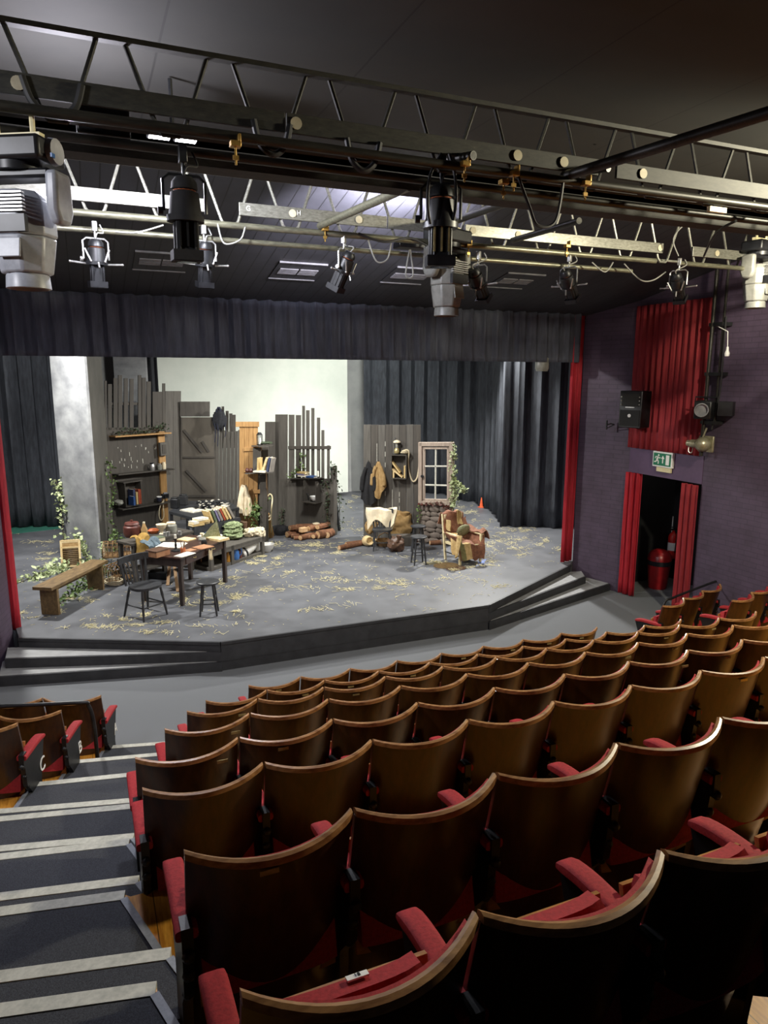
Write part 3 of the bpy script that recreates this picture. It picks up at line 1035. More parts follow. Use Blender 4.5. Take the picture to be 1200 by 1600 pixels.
def book(label, c, sz, az, mat, lean=0, flat=False, group=None, yaw=0):   # sz = thickness, depth, height ; c = bottom centre
    t = thing('book', label, 'book', c, az, group)
    M = RZ(yaw) @ (RY(90) if flat else RY(lean))
    w, d, h = sz
    z0 = (w / 2 if flat else abs(math.sin(R(lean))) * w / 2)
    O = V3((-h / 2 if flat else 0, 0, z0))
    def bx(cc, dd): return (O + M @ V3(cc), dd, M)
    MB().box(*bx((-w / 2 + .002, 0, h / 2), (.004, d, h))).box(*bx((w / 2 - .002, 0, h / 2), (.004, d, h))).box(*bx((0, -d / 2 + .002, h / 2), (w, .004, h))) \
        .build('cover', mat, t, local=True, smooth=False)
    MB().box(*bx((0, .003, h / 2), (w - .008, d - .01, h - .012))).build('pages', 'pages', t, local=True, smooth=False)
    return t


def leafy(name, label, pts, width, n, mat, size=.035, stem=True, cat='ivy', seed=1, droop=0.0):
    rnd = random.Random(seed)
    t = thing(name, label, cat, pts[0])
    path = smooth_path(pts, 5)
    if stem:
        MB().tube(path, .006, 5).build('stem', 'stem', t)
    m = MB()
    for i in range(n):
        k = rnd.random() * (len(path) - 1.001)
        a = path[int(k)].lerp(path[int(k) + 1], k % 1)
        w = width if not callable(width) else width(k / len(path))
        p = a + V3((rnd.gauss(0, w), rnd.gauss(0, w * .6), rnd.gauss(0, w * .8)))
        s = size * rnd.uniform(.6, 1.25)
        Mr = Matrix.Rotation(rnd.uniform(0, 6.28), 3, 'Z') @ Matrix.Rotation(rnd.gauss(.9, .5), 3, 'X') @ Matrix.Rotation(rnd.uniform(0, 6.28), 3, 'Z')
        q = [V3((0, -s, 0)), V3((s * .7, -s * .25, s * .18)), V3((s * .45, s * .5, s * .1)), V3((0, s, 0)), V3((-s * .45, s * .5, s * .1)), V3((-s * .7, -s * .25, s * .18))]
        m.add([p + Mr @ v for v in q], [(0, 1, 2, 3), (0, 3, 4, 5)])
    m.build('leaves', mat, t, smooth=False)
    return t


def cloth_lump(c, r, seed, wob=.35, nu=22, nv=14, M=None):
    return MB().ball(c, r, nu, nv, M, wob, seed)


def draped(fn, nu=16, nv=12, amp=.012, seed=0, th=.006, fr=6):
    def f(u, v):
        p = V3(fn(u, v))
        return p + V3((noise.noise(p * fr + V3((seed, 0, 0))), noise.noise(p * fr + V3((0, seed, 5))), noise.noise(p * fr + V3((9, 0, seed))))) * amp
    return MB().grid(f, nu, nv, th)


# ---- painted pillars
P0, P1, P2 = V3((-.50, 14.86, 0)), V3((.09, 13.82, 0)), V3((.42, 15.75, 0))
gp = thing('painted_pillar', 'tall square pillar painted mottled grey, behind the wooden bench at left', 'pillar', (.05, 14.9, HS))
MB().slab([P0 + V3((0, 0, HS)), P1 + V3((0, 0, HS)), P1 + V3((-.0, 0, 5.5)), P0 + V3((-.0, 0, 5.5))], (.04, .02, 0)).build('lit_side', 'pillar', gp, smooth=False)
MB().prism([P1[:2], P2[:2], (P2.x - .5, P2.y + .2), (P0.x + .045, P0.y + .03)], HS, 5.5).build('shaded_side', 'pillar_shaded', gp, smooth=False)
one('painted_pillar', MB().box((1.1, 17.95, 2.9), (.72, .10, 5.0), RZ(-8)).box((1.43, 17.93, 2.9), (.10, .14, 5.0)), 'pillar',
    'pale grey painted column standing behind the broken slats of the shelf wall', 'pillar')

# ---- left shelf wall
LWD = V3((math.sin(R(55)), math.cos(R(55)), 0))
LW = Flat((.40, 16.05), V3((.40, 16.05, 0)) + LWD)
lw = thing('shelf_wall', 'dark plank set wall with broken slats and three shelves, right of the grey pillar', 'set wall', LW.w(.7, HS))
for b in [(163.5, 167, 595, 672), (168.7, 175, 600, 672), (177.5, 184, 590.5, 672), (185, 191, 586, 672), (194, 200, 591, 672), (203, 209, 592, 672), (216, 221.3, 586, 672),
          (222, 228, 590, 672), (229.5, 236, 596, 672), (238.7, 253.7, 612, 672), (254, 258.5, 599, 690)]:
    boards(LW, [b], .02, 'slat', 'plank_dark', lw)
boards(LW, [(165, 257, 668, 852)], .03, 'lower_boards', 'plank_dark', lw)
boards(LW, [(164, 216, 629, 633)], .03, 'rail', 'plank_dark', lw, -.02)
boards(LW, [(258.7, 271, 611, 835), (271.3, 283, 611, 835)], .03, 'tall_board', 'plank_mid', lw, -.02)
boards(LW, [(247, 257, 674, 822, 255, 264)], .05, 'pine_post', 'pine', lw, .06)
S1 = shelf(LW, 170, 683, 258, 677, .22, .03, 'shelf', 'pine', lw)
S2 = shelf(LW, 175, 742, 263, 733, .22, .025, 'shelf', 'plank_dark', lw)
S3 = shelf(LW, 180, 796, 264, 783, .25, .025, 'shelf', 'plank_dark', lw)
m = MB()
for i in range(26):                                   # white chips and drips of paint on the boards
    u, z = LW.uz(random.uniform(172, 245), random.uniform(695, 735))
    m.box(LW.w(u, z, .002), (.012, .002, random.uniform(.02, .09)), RZ(-55 + 90))
tag(m.build('paint_flecks', 'nosing', lw, smooth=False), None, None, None, 'stuff')


def on(fl, px, py, off=.12):                           # a point standing off a flat
    return fl.at(px, py, off)


def jar(name, label, c, r, h, mat, cat='jar', lid=None):
    t = thing(name, label, cat, c)
    MB().lathe((0, 0, 0), [(0, 0), (r * .9, 0), (r, .15 * h), (r, .72 * h), (r * .72, .85 * h), (r * .72, .98 * h), (0, .98 * h)], 14).build('body', mat, t, local=True)
    MB().lathe((0, 0, 0), [(r * .76, .86 * h), (r * .8, .87 * h), (r * .8, 1.02 * h), (0, 1.02 * h)], 14).build('lid', lid or mat, t, local=True)
    return t


jar('jar', 'silver lidded jar on the middle shelf of the shelf wall', on(LW, 238, 735), .06, .17, 'bare_metal', lid='steel_dark')
jar('jar', 'clear grey jar on the middle shelf, left of the cream one', on(LW, 249.5, 734), .055, .14, 'grey_glaze', lid='bare_metal')
jar('jar', 'cream pot at the right end of the middle shelf', on(LW, 256.5, 733), .045, .16, 'cream')
cr = thing('crate', 'dark open-fronted crate of books on the lowest shelf of the shelf wall', 'crate', on(LW, 205, 790, .12), 55 - 90)
for c, s_ in (((-.21, 0, .27), (.018, .22, .54)), ((.21, 0, .27), (.018, .22, .54)), ((0, 0, .54), (.50, .24, .022)), ((0, 0, .01), (.43, .22, .018)), ((0, .10, .27), (.42, .014, .54))):
    MB().box(c, s_).build('board', 'plank_dark', cr, local=True, smooth=False)
d = LW.d
bz = on(LW, 205, 790, .14) + V3((0, 0, .022))
for k, (du, w, h, mat, lab) in enumerate([(.00, .05, .20, 'book_blue', 'small blue book in front of the crate of books'), (.055, .06, .34, 'book_navy', 'tall navy book in the dark crate'),
                                          (.125, .05, .27, 'book_tan', 'tan book in the dark crate'), (.185, .045, .33, 'book_red', 'tall red book in the dark crate'),
                                          (.235, .045, .32, 'book_red', 'red book at the right end of the dark crate')]):
    book(lab, bz + d * (du - .02) + LW.n * (.06 if k == 0 else 0.0), (w, .17, h), 55 - 90 + 180 - 180, mat)
one('shell', cloth_lump(on(LW, 186, 789, .15) + V3((0, 0, .05)), (.10, .07, .06), 3), 'grey_glaze', 'grey lumpy shell at the left end of the lowest shelf', 'shell')
mg = on(LW, 249, 783, .16)
t = thing('mug', 'dark blue mug with white rim on the lowest shelf beside the pine post', 'mug', mg)
MB().lathe((0, 0, 0), [(0, 0), (.055, 0), (.06, .1), (.05, .1), (.045, .02), (0, .02)], 14).build('body', 'navy', t, local=True)
MB().lathe((0, 0, 0), [(.058, .09), (.064, .095), (.06, .11), (.055, .105)], 14).build('rim', 'white', t, local=True)
cm = thing('camera', 'old black box camera hung on the pine post above the rope', 'camera', on(LW, 258, 779, .18), -20)
MB().box((0, 0, .06), (.16, .09, .11)).build('body', 'lamp_black', cm, local=True, bevel=.008)
MB().lathe((0, -.045, .06), [(0, 0), (.045, 0), (.045, .04), (.03, .04), (.03, .02), (0, .02)], 14, RX(90)).build('lens', 'steel_dark', cm, local=True)
MB().box((0, -.02, .13), (.08, .05, .03)).build('viewfinder', 'lamp_grey', cm, local=True)
fb = thing('wall_box', 'small dark framed box fixed high on the pine post', 'box', on(LW, 255, 711, .10), -35)
MB().box((0, 0, .14), (.20, .08, .30)).build('case', 'plank_grey', fb, local=True, bevel=.006)
MB().box((0, -.045, .14), (.11, .012, .2)).build('panel', 'plank_dark', fb, local=True)
rp = on(LW, 256, 781, .2)
one('rope', MB().tube(smooth_path([rp, on(LW, 250, 792, .2), on(LW, 248.5, 806, .2), on(LW, 252, 813, .2), on(LW, 256, 806, .2), on(LW, 255, 790, .2), rp]), .012, 7), 'rope',
    'pale rope hanging in a long loop from the pine post', 'rope')
leafy('ivy', 'dark ivy creeping along the top shelf of the shelf wall', [on(LW, 178, 679, .15), on(LW, 200, 674, .12), on(LW, 225, 673, .14), on(LW, 250, 670, .14), on(LW, 256, 664, .1)], .05, 130, 'ivy_dark', .035, seed=3)
leafy('ivy', 'ivy trailing down the right edge of the grey pillar beside the shelf wall', [D(171, 722, 15.2), D(176, 765, 15.1), D(172, 800, 15.0), D(178, 830, 14.9), D(186, 842, 14.8)], .05, 150, 'ivy_leaf', .035, seed=4)
leafy('ivy', 'pale ivy climbing the left edge of the grey pillar', [D(100, 845, 14.6), D(96, 800, 14.7), D(93, 775, 14.75), D(88, 752, 14.8)], .055, 120, 'ivy_pale', .04, seed=5)
leafy('ivy', 'pale ivy strand lying down the foot of the grey pillar', [D(117, 835, 14.0), D(126, 850, 13.8), D(134, 866, 13.6), D(138, 878, 13.4)], .05, 110, 'ivy_pale', .04, seed=6)

# ---- door wall, plank wall, pine panel
A0 = LW.at(283, 700)
DW = Flat((A0.x, A0.y), (A0.x + math.sin(R(97)), A0.y + math.cos(R(97))))
dw = thing('set_door', 'brown grey plank door with diagonal braces in the middle of the set', 'door', DW.at(310, 820))
boards(DW, [(284, 338, 652, 835)], .04, 'door_leaf', 'door_paint', dw, 0)
boards(DW, [(281, 328, 627.5, 651)], .05, 'head_board', 'plank_mid', dw, .02)
boards(DW, [(286, 336, 713.5, 716), (286, 336, 774, 777.5)], .03, 'cross_rail', 'plank_dark', dw, .03)
m = MB()
for a, b in (((287, 672), (316, 707)), ((291, 735), (322, 768)), ((316, 690), (326, 706))):
    m.beam(DW.at(*a, .02), DW.at(*b, .02), .03, .06)
m.build('brace', 'plank_dark', dw, smooth=False)
boards(DW, [(282, 285, 652, 830)], .06, 'jamb', 'plank_dark', dw, .03)
A1 = DW.at(335, 720)
PW = Flat((A1.x, A1.y), (A1.x + math.sin(R(112)), A1.y + math.cos(R(112))))
pw = thing('plank_screen', 'upright weathered plank screen right of the set door', 'set wall', PW.at(358, 830))
for i, (x0, x1, yt) in enumerate([(334, 337, 645), (337.3, 342.5, 668), (343, 348, 669), (348.5, 354, 672), (354.5, 360, 674), (360.5, 366, 674), (366.5, 371.5, 673)]):
    boards(PW, [(x0, x1, yt + .5, 850)], .03, 'plank', 'plank_grey', pw)
boards(PW, [(372, 381.5, 672, 850)], .08, 'plank', 'plank_mid', pw, .05)
for x0, x1, yt in [(346, 350, 635), (352.5, 357, 642), (358, 363, 646), (363.3, 368, 648)]:
    boards(PW, [(x0, x1, yt, 700)], .03, 'slat', 'plank_dark', pw, -.05)
bk = on(PW, 343, 664, .1)
bp2 = thing('rucksack', 'dark navy rucksack hung at the top of the plank screen', 'bag', bk, 20)
cloth_lump((0, 0, .12), (.15, .10, .25), 5, .4).build('body', 'black_cloth', bp2, local=True)
MB().tube(smooth_path([(-.05, -.08, .3), (.0, -.08, .42), (.06, -.06, .32)]), .016, 6).build('handle', 'navy', bp2, local=True)
for x, l in ((-.10, .40), (-.04, .5), (.14, .28)):
    MB().tube(smooth_path([(x, -.1, .05), (x + .02, -.11, -.15), (x - .01, -.1, -l)]), .010, 6).build('strap', 'navy', bp2, local=True)
PP = Flat(G(372, 846), G(410, 849))
pp = thing('pine_panel', 'new pine ledged panel between the plank screen and the grey slat wall', 'set wall', PP.at(390, 838))
for x0, x1 in [(374, 381.5), (382, 388.5), (389, 395.5), (396, 402.5)]:
    boards(PP, [(x0, x1, 664, 846)], .02, 'plank', 'pine', pp)
boards(PP, [(368, 404, 659, 667), (380, 408, 699, 705), (380, 408, 733, 738), (380, 408, 765, 771)], .03, 'ledge', 'pine', pp, .03)
q = on(PP, 381, 758, .2)
tw = thing('towel', 'cream towel hanging from the side of the plank screen', 'towel', q)
draped(lambda u, v: (0 + (u - .5) * (.06 + .32 * (1 - v) ** .7) + .03 * math.sin(u * 9), .04 * math.sin(u * 14 + v * 2), -.58 * (1 - v)), 18, 12, .02, 3).build('cloth', 'cream', tw, local=True)
draped(lambda u, v: (.03 + (u - .5) * .16, -.03 + .03 * math.sin(u * 12), -.62 + .36 * v), 12, 8, .02, 5).build('lower_fold', 'cream', tw, local=True)
leafy('ivy', 'bright green ivy growing at the foot of the pine panel', [G(405, 846), on(PP, 403, 815, .1), on(PP, 400, 800, .1), on(PP, 404, 788, .1)], .09, 190, 'ivy_leaf', .04, seed=8)

# ---- grey slat wall
GW = Flat(G(521, 836.5), G(438, 823))
gw = thing('slat_wall', 'grey brown set wall with tall broken slats in front of the white backcloth', 'set wall', GW.at(480, 830))
for b in [(414, 436, 659, 840), (430, 449.3, 647.5, 842), (451, 459.8, 648, 760), (462, 470.2, 648.5, 760), (472, 476.2, 634, 760), (478, 483.4, 641, 760), (486.2, 491, 637.5, 760),
          (495, 500, 652.5, 760), (502, 506.5, 672, 760), (510.8, 515, 696, 760)]:
    boards(GW, [b], .012, 'slat', 'plank_mid', gw, 0)
boards(GW, [(437, 521, 748, 842)], .05, 'lower_boards', 'plank_mid', gw, .0)
boards(GW, [(450, 516, 697, 702)], .03, 'rail', 'plank_dark', gw, .03)
boards(GW, [(516, 521.5, 729, 838)], .12, 'end_post', 'plank_mid', gw, .03)
shelf(GW, 455, 748, 507, 747, .16, .02, 'shelf', 'plank_dark', gw)
nb = thing('wall_niche', 'open wooden box on the grey slat wall holding a white bowl', 'shelf box', GW.at(488, 784, .1), az_of(-GW.n))
for c, s_ in (((-.17, 0, .24), (.016, .18, .46)), ((.17, 0, .24), (.016, .18, .46)), ((0, -.02, .0), (.40, .24, .018)), ((0, .09, .24), (.34, .01, .46))):
    MB().box(c, s_).build('board', 'plank_dark', nb, local=True, smooth=False)


def bowl(label, c, r, h, mat):
    return one('bowl', MB().lathe(c, [(0, 0), (r * .45, 0), (r * .85, h * .5), (r, h), (r * .94, h), (r * .75, h * .5), (r * .4, h * .12), (0, h * .1)], 18), mat, label, 'bowl')


bowl('white bowl in the open box on the grey slat wall', GW.at(491, 783, .1) + V3((0, 0, .012)), .10, .10, 'white_enamel')
sb = GW.at(475, 746, .09) + V3((0, 0, .02))
for k, (du, mat, dz) in enumerate([(0, 'paper', 0), (.05, 'book_violet', .035), (-.22, 'book_blue', 0), (.02, 'book_tan', .07)]):
    book(['pale book lying lowest on the shelf of the grey slat wall', 'violet book in the pile on the shelf of the grey slat wall', 'blue book lying at the right of the slat wall shelf',
          'tan book on top of the pile on the slat wall shelf'][k], sb + GW.d * du + V3((0, 0, dz)), (.032, .15, .24), az_of(-GW.n), mat, flat=True)
one('candle', MB().lathe(GW.at(497, 746, .1) + V3((0, 0, .02)), [(0, 0), (.02, 0), (.02, .12), (0, .12)], 10), 'wax', 'short white candle on the shelf of the grey slat wall', 'candle')
one('wire_basket', MB().tube([GW.at(480 + 3.5 * math.sin(a) - 1, 780 + 9 * math.cos(a), .1) for a in [i * .42 for i in range(45)]], .008, 5), 'steel_dark', 'tangled dark wire hanging left of the white bowl', 'wire')
leafy('ivy', 'dark ivy climbing the right edge of the grey slat wall', [GW.at(516, 834, .06), GW.at(511, 800, .06), GW.at(514, 775, .06), GW.at(508, 752, .06)], .06, 120, 'ivy_dark', .032, seed=9)
leafy('ivy', 'dark ivy climbing low on the left of the grey slat wall', [GW.at(438, 835, .06), GW.at(441, 815, .06), GW.at(440, 796, .06)], .05, 70, 'ivy_dark', .03, seed=10)
leafy('ivy', 'ivy sprigs scattered along the shelf of the grey slat wall', [GW.at(452, 745, .1), GW.at(462, 738, .1), GW.at(470, 728, .08), GW.at(472, 712, .06)], .05, 80, 'ivy_leaf', .03, seed=11)
lp = G(530, 829)
one('leaning_pole', MB().tube([lp, GW.at(518, 730, .02)], .035, 8), 'black_wood', 'black pole leaning against the right end of the grey slat wall', 'pole')
leafy('ivy', 'dark ivy wound round the leaning black pole', [lp, lp.lerp(GW.at(519, 730, .0), .5) + V3((.08, 0, 0)), GW.at(521, 728, .1)], .07, 130, 'ivy_dark', .035, seed=12)
# corner shelves between pine panel and slat wall
cs = thing('corner_shelf', 'two small shelves on an upright between the pine panel and the slat wall', 'shelf', PP.at(410, 740, .2))
MB().slab([PP.at(383, 741, .05), PP.at(427, 739, .05), PP.at(427, 739, .36), PP.at(383, 741, .36)], (0, 0, .025)).build('shelf', 'plank_mid', cs, smooth=False)
MB().slab([PP.at(393, 698, .05), PP.at(427, 697, .05), PP.at(427, 697, .36), PP.at(393, 698, .36)], (0, 0, .025)).build('shelf', 'plank_dark', cs, smooth=False)
boards(PP, [(395, 407, 700, 738)], .03, 'upright', 'plank_mid', cs, .16)
boards(PP, [(406, 416, 742, 846)], .05, 'post', 'plank_dark', cs, .12)
boards(PP, [(402.5, 419, 690, 846)], .02, 'back_board', 'plank_mid', cs, -.03)
bs = PP.at(409, 739, .26) + V3((0, 0, .027))
for k, (du, w, h, mat, ln_) in enumerate([(-.05, .04, .28, 'book_tan', 4), (.05, .05, .30, 'parchment', 22), (.15, .05, .30, 'book_navy', 14), (.21, .03, .29, 'book_grey', 12)]):
    book(['tan book standing left on the corner shelf', 'parchment coloured book leaning on the corner shelf', 'navy book leaning on the corner shelf', 'grey book at the right end of the corner shelf'][k],
         bs + PP.d * du, (w, .16, h), az_of(-PP.n), mat, ln_)
book('open pale book lying at the front of the corner shelf', bs + PP.n * .06 + PP.d * .02, (.03, .2, .26), az_of(-PP.n), 'paper', flat=True)
lt = thing('lantern', 'black cage lantern with white candle on the upper corner shelf', 'lantern', PP.at(406, 697, .24) + V3((0, 0, .026)))
for a in range(6):
    MB().tube([(.055 * math.cos(a * 1.05), .055 * math.sin(a * 1.05), 0), (.055 * math.cos(a * 1.05), .055 * math.sin(a * 1.05), .2)], .006, 5).build('cage_bar', 'iron', lt, local=True)
MB().lathe((0, 0, 0), [(0, 0), (.065, 0), (.065, .015), (0, .015)], 12).lathe((0, 0, .195), [(0, 0), (.065, 0), (.03, .05), (0, .05)], 12).build('cap_and_base', 'iron', lt, local=True)
MB().lathe((0, 0, .015), [(0, 0), (.03, 0), (.03, .12), (0, .12)], 10).build('candle', 'wax', lt, local=True)
for k, (x, lab) in enumerate([(386.5, 'small round dark bottle on the lower corner shelf, against the pine'), (392.5, 'round brown pot on the lower corner shelf, right of the dark bottle')]):
    one('pot', MB().lathe(PP.at(x, 740, .12) + V3((0, 0, .026)), [(0, 0), (.03, 0), (.05, .04), (.03, .08), (.02, .09), (0, .09)], 12), 'red_brown', lab, 'pot')
one('dried_plant', MB().ball(PP.at(416, 692, .2), (.12, .05, .03), 12, 6, None, .5, 4), 'ivy_dark', 'dried dark plant lying on the upper corner shelf', 'plant')
# broom, cane, hat, bowl, logs
bf = G(420, 840)
br_ = thing('broom', 'old besom broom with long wooden handle leaning by the corner shelf', 'broom', bf, 10)
top = PP.at(416, 736, .3)
md_ = bf.lerp(top, .38)
MB().tube([md_ - (top - bf) * .05, top], .014, 8).build('handle', 'pole_wood', br_)
M = along(top - bf)
mm = MB()
for i in range(46):
    a, r0 = i * 2.4, (i / 46) ** .5
    mm.tube([md_ + M @ V3((r0 * .03 * math.cos(a), r0 * .03 * math.sin(a), .0)), bf + M @ V3((r0 * .12 * math.cos(a) + .0, r0 * .07 * math.sin(a), .03 * math.sin(a * 3) + .03))], .007, 4)
mm.build('bristles', 'broom', br_)
mm = MB()
for k in (.06, .14):
    mm.lathe(md_ - (top - bf).normalized() * k, [(.036 + k * .2, -.012), (.04 + k * .2, 0), (.036 + k * .2, .012)], 12, M)
mm.build('binding', 'rope', br_)
cnf = G(424, 838)
one('walking_cane', MB().tube(smooth_path([cnf, PP.at(424, 800, .3), PP.at(425.5, 778, .3), PP.at(422, 772, .3), PP.at(419, 775, .3)]), .012, 8), 'cane', 'pale crook-handled cane standing beside the broom', 'cane')
one('hat', MB().lathe(G(438, 835) + V3((0, 0, .02)), [(0, .02), (.13, .03), (.28, .0), (.29, .012), (.15, .06), (.13, .15), (.09, .19), (0, .17)], 24, RX(42), 1, .8), 'black_hat',
    'wide black hat lying tilted on the floor between broom and logs', 'hat')
bowl('white enamel bowl on the floor at the end of the low bench', G(417, 862), .15, .16, 'white_enamel')


def log(label, c, d, r, l, group, mat='log_bark', split=False):
    t = thing('log', label, 'log', V3(c) - V3((0, 0, r)), 0, group)
    M = along(d)
    n = 7 if split else 12
    MB().lathe(c, [(0, -l / 2), (r, -l / 2), (r * 1.05, -l * .2), (r * .97, l * .25), (r, l / 2), (0, l / 2)], n, M, 1, .8 if split else 1).build('bark', mat, t)
    dn = V3(d).normalized()
    MB().lathe(V3(c) - dn * (l / 2 + .002), [(0, 0), (r * .88, 0), (r * .86, -.004), (0, -.004)], n, M, 1, .8 if split else 1) \
        .lathe(V3(c) + dn * (l / 2 + .002), [(0, 0), (r * .88, 0), (r * .86, .004), (0, .004)], n, M, 1, .8 if split else 1).build('cut_end', 'log_end', t)
    return t


for k, (px, py, r_, l, dz, a) in enumerate([(461, 838, .07, .42, 0, 70), (470, 841, .06, .4, 0, 100), (480, 842, .06, .42, 0, 60), (489, 841, .06, .36, 0, 120), (499, 840, .065, .42, 0, 55), (508, 840, .09, .40, 0, 70),
                                           (515, 839, .075, .3, 0, 40), (466, 838, .075, .40, .13, 80), (478, 838, .08, .42, .12, 100), (493, 838, .07, .40, .13, 65), (505, 838, .075, .36, .16, 60), (472, 843, .045, .34, 0, 95)]):
    c = G(px, py) + V3((0, 0, r_ + dz))
    log(f'cut log in the pile below the white bowl, {["largest gap end", "mid pile"][k % 2]}' if False else 'cut firewood log in the pile at the foot of the grey slat wall', c, (math.sin(R(a)), math.cos(R(a)), 0), r_, l, 'logs by the slat wall', 'log_bark', k % 3 == 1)
for k, (px, py) in enumerate([(474, 834), (494, 829)]):
    one('cut_block', MB().box(G(px, py + 8) + V3((0, 0, .24 if k else .2)), (.16, .12, .10), RZ(20)), 'log_end' if k == 0 else 'cream', ['pale sawn block resting on the log pile', 'round pale lump on top of the log pile'][k], 'wood block', bevel=.03 if k else .01)

# ---- right flat, window, hearth wall
RF = Flat(G(568, 838), G(657, 842))
rf = thing('plank_flat', 'freestanding dark plank flat with coats, left of the window', 'set wall', RF.at(612, 838))
xs = [568, 579.5, 591, 602, 613, 624, 635, 646, 657.3]
for i in range(8):
    boards(RF, [(xs[i] + .15, xs[i + 1] - .25, 663.5 + (i % 3) * .3, 841)], .025, 'plank', 'plank_dark' if i % 2 else 'plank_grey', rf)
boards(RF, [(569, 656.5, 700, 712), (569, 656.5, 800, 812)], .04, 'back_rail', 'plank_dark', rf, -.026)
m = MB()
for x, a, b in ((602, 690, 790), (613, 770, 800), (591, 780, 830), (624, 770, 832), (589, 700, 725)):
    for k in range(5):
        yy = a + (b - a) * (k + random.random() * .6) / 5
        u, z = RF.uz(x, yy)
        m.slab([RF.w(u - .006, z, .004), RF.w(u + .006, z, .004), RF.w(u + .005, z + .10, .004), RF.w(u - .005, z + .10, .004)], RF.n * -.003)
tag(m.build('paint_flecks', 'nosing', rf, smooth=False), None, None, None, 'stuff')
ob = thing('shelf_box', 'open wooden box shelf holding tan books on the plank flat', 'shelf box', RF.at(624, 747, .1), az_of(-RF.n))
k_ = 14.2 / 1100
w_, h_ = 24 * k_, 38 * k_
for c, s_ in (((-w_ / 2, 0, h_ / 2), (.018, .2, h_)), ((w_ / 2, 0, h_ / 2), (.018, .2, h_)), ((0, 0, 0), (w_, .2, .018)), ((0, 0, h_), (w_ + .02, .2, .018)), ((0, .095, h_ / 2), (w_, .01, h_))):
    MB().box(c, s_).build('board', 'plank_dark', ob, local=True, smooth=False)
bb = RF.at(624, 747, .1) + V3((0, 0, .012))
for k, (du, h, ln_, mat) in enumerate([(-.115, .16, 0, 'parchment'), (.02, .30, 38, 'book_tan'), (.07, .29, 52, 'parchment'), (.12, .26, 0, 'book_tan')]):
    book(['short parchment coloured book upright at the left of the box shelf', 'tan book leaning highest in the box shelf', 'parchment book leaning low in the box shelf', 'tan book upright at the right of the box shelf'][k],
         bb + RF.d * du * (1 if RF.d.x > 0 else -1) + V3((0, 0, .10 if k == 1 else 0)), (.035, .14, h), az_of(-RF.n), mat, -ln_ if False else (180 + 180 - ln_) % 360 if ln_ else 0)
ol = thing('oil_lamp', 'brass oil lamp with pale shade on top of the box shelf', 'lamp', RF.at(620, 709, .1) + V3((0, 0, .012)))
MB().lathe((0, 0, 0), [(0, 0), (.05, 0), (.06, .02), (.05, .09), (.03, .11), (0, .11)], 14).build('font', 'brass', ol, local=True)
MB().lathe((0, 0, .11), [(0, 0), (.022, 0), (.03, .06), (.018, .12), (0, .12)], 12).build('chimney', 'grey_glaze', ol, local=True)
MB().lathe((0, 0, .22), [(.075, 0), (.08, .01), (.05, .045), (.02, .055), (0, .055)], 16).build('shade', 'cream', ol, local=True)
for a in (-1, 1):
    MB().tube([(a * .045, 0, .08), (a * .06, 0, .22)], .005, 5).build('side_wire', 'steel_dark', ol, local=True)
MB().tube([(0, .03, .1), (0, .1, .32)], .008, 5).build('hanger', 'steel_dark', ol, local=True)
one('rope', MB().tube(smooth_path([RF.at(628, 706, .14), RF.at(634, 703, .16), RF.at(639, 706, .16), RF.at(638, 722, .06), RF.at(640, 740, .05), RF.at(645, 752, .05), RF.at(651, 748, .05), RF.at(654, 735, .05), RF.at(655, 722, .05)]), .016, 8)
    .ball(RF.at(633, 706, .12), (.10, .06, .04), 14, 8, None, .4, 2), 'rope', 'pale rope coiled on the box shelf and hanging in a loop beside the window', 'rope')


def coat(label, fl, px, pytop, pybot, wpx, mat, seed, lean=0):
    k = fl.at(px, pytop)
    fwd = (k - EYE).dot(FW)
    s = fwd / 1100
    w, h = wpx * s, (pybot - pytop) * s
    t = thing('coat', label, 'coat', fl.at(px, pybot, .08), az_of(-fl.n))

    def f(u, v):
        x = u * 2 - 1
        prof = .10 + .9 * min(1, ((1 - v) / .75)) ** .75
        hem = (.12 * math.sin(u * 5 + seed) + (.16 * abs(x) if seed % 2 else .1 * (1 - abs(x)))) * (1 - v)
        return (x * w / 2 * prof + lean * (1 - v) * w, -.05 - .05 * math.cos(x * 1.4) * prof - .025 * math.sin(u * 15 + seed) * (1 - v), h * v + hem * h)
    draped(f, 22, 14, .015, seed, .02).build('body', mat, t, local=True)
    for sx in (-1, 1):
        MB().tube(smooth_path([(sx * w * .16, -.09, h * .86), (sx * w * .36, -.10, h * .62), (sx * w * .44, -.09, h * .32)]), [.04] * 6 + [.05] * 6 + [.045], 8).build('sleeve', mat, t, local=True)
    MB().tube([(0, .03, h * .98), (0, -.06, h * .99), (0, -.07, h * 1.03)], .008, 6).build('hook', 'iron', t, local=True)
    return t


coat('black coat hung at the left side of the plank flat', RF, 577, 720, 786, 24, 'black_hat', 2)
coat('mustard khaki jacket hung beside the black coat on the plank flat', RF, 592, 720, 774, 22, 'khaki', 3, .08)

WF = Flat(G(655, 848), G(706, 853))
wf = thing('window_frame', 'old pinkish brown window frame with six open panes standing on the stone wall', 'window', WF.at(681, 788))
o1, o2 = 655, 708.5


def bar(x0, y0, x1, y1, w, d, off=0.0):
    a, b = WF.at(x0, y0, off), WF.at(x1, y1, off)
    return MB().beam(a, b, w, d, WF.n)


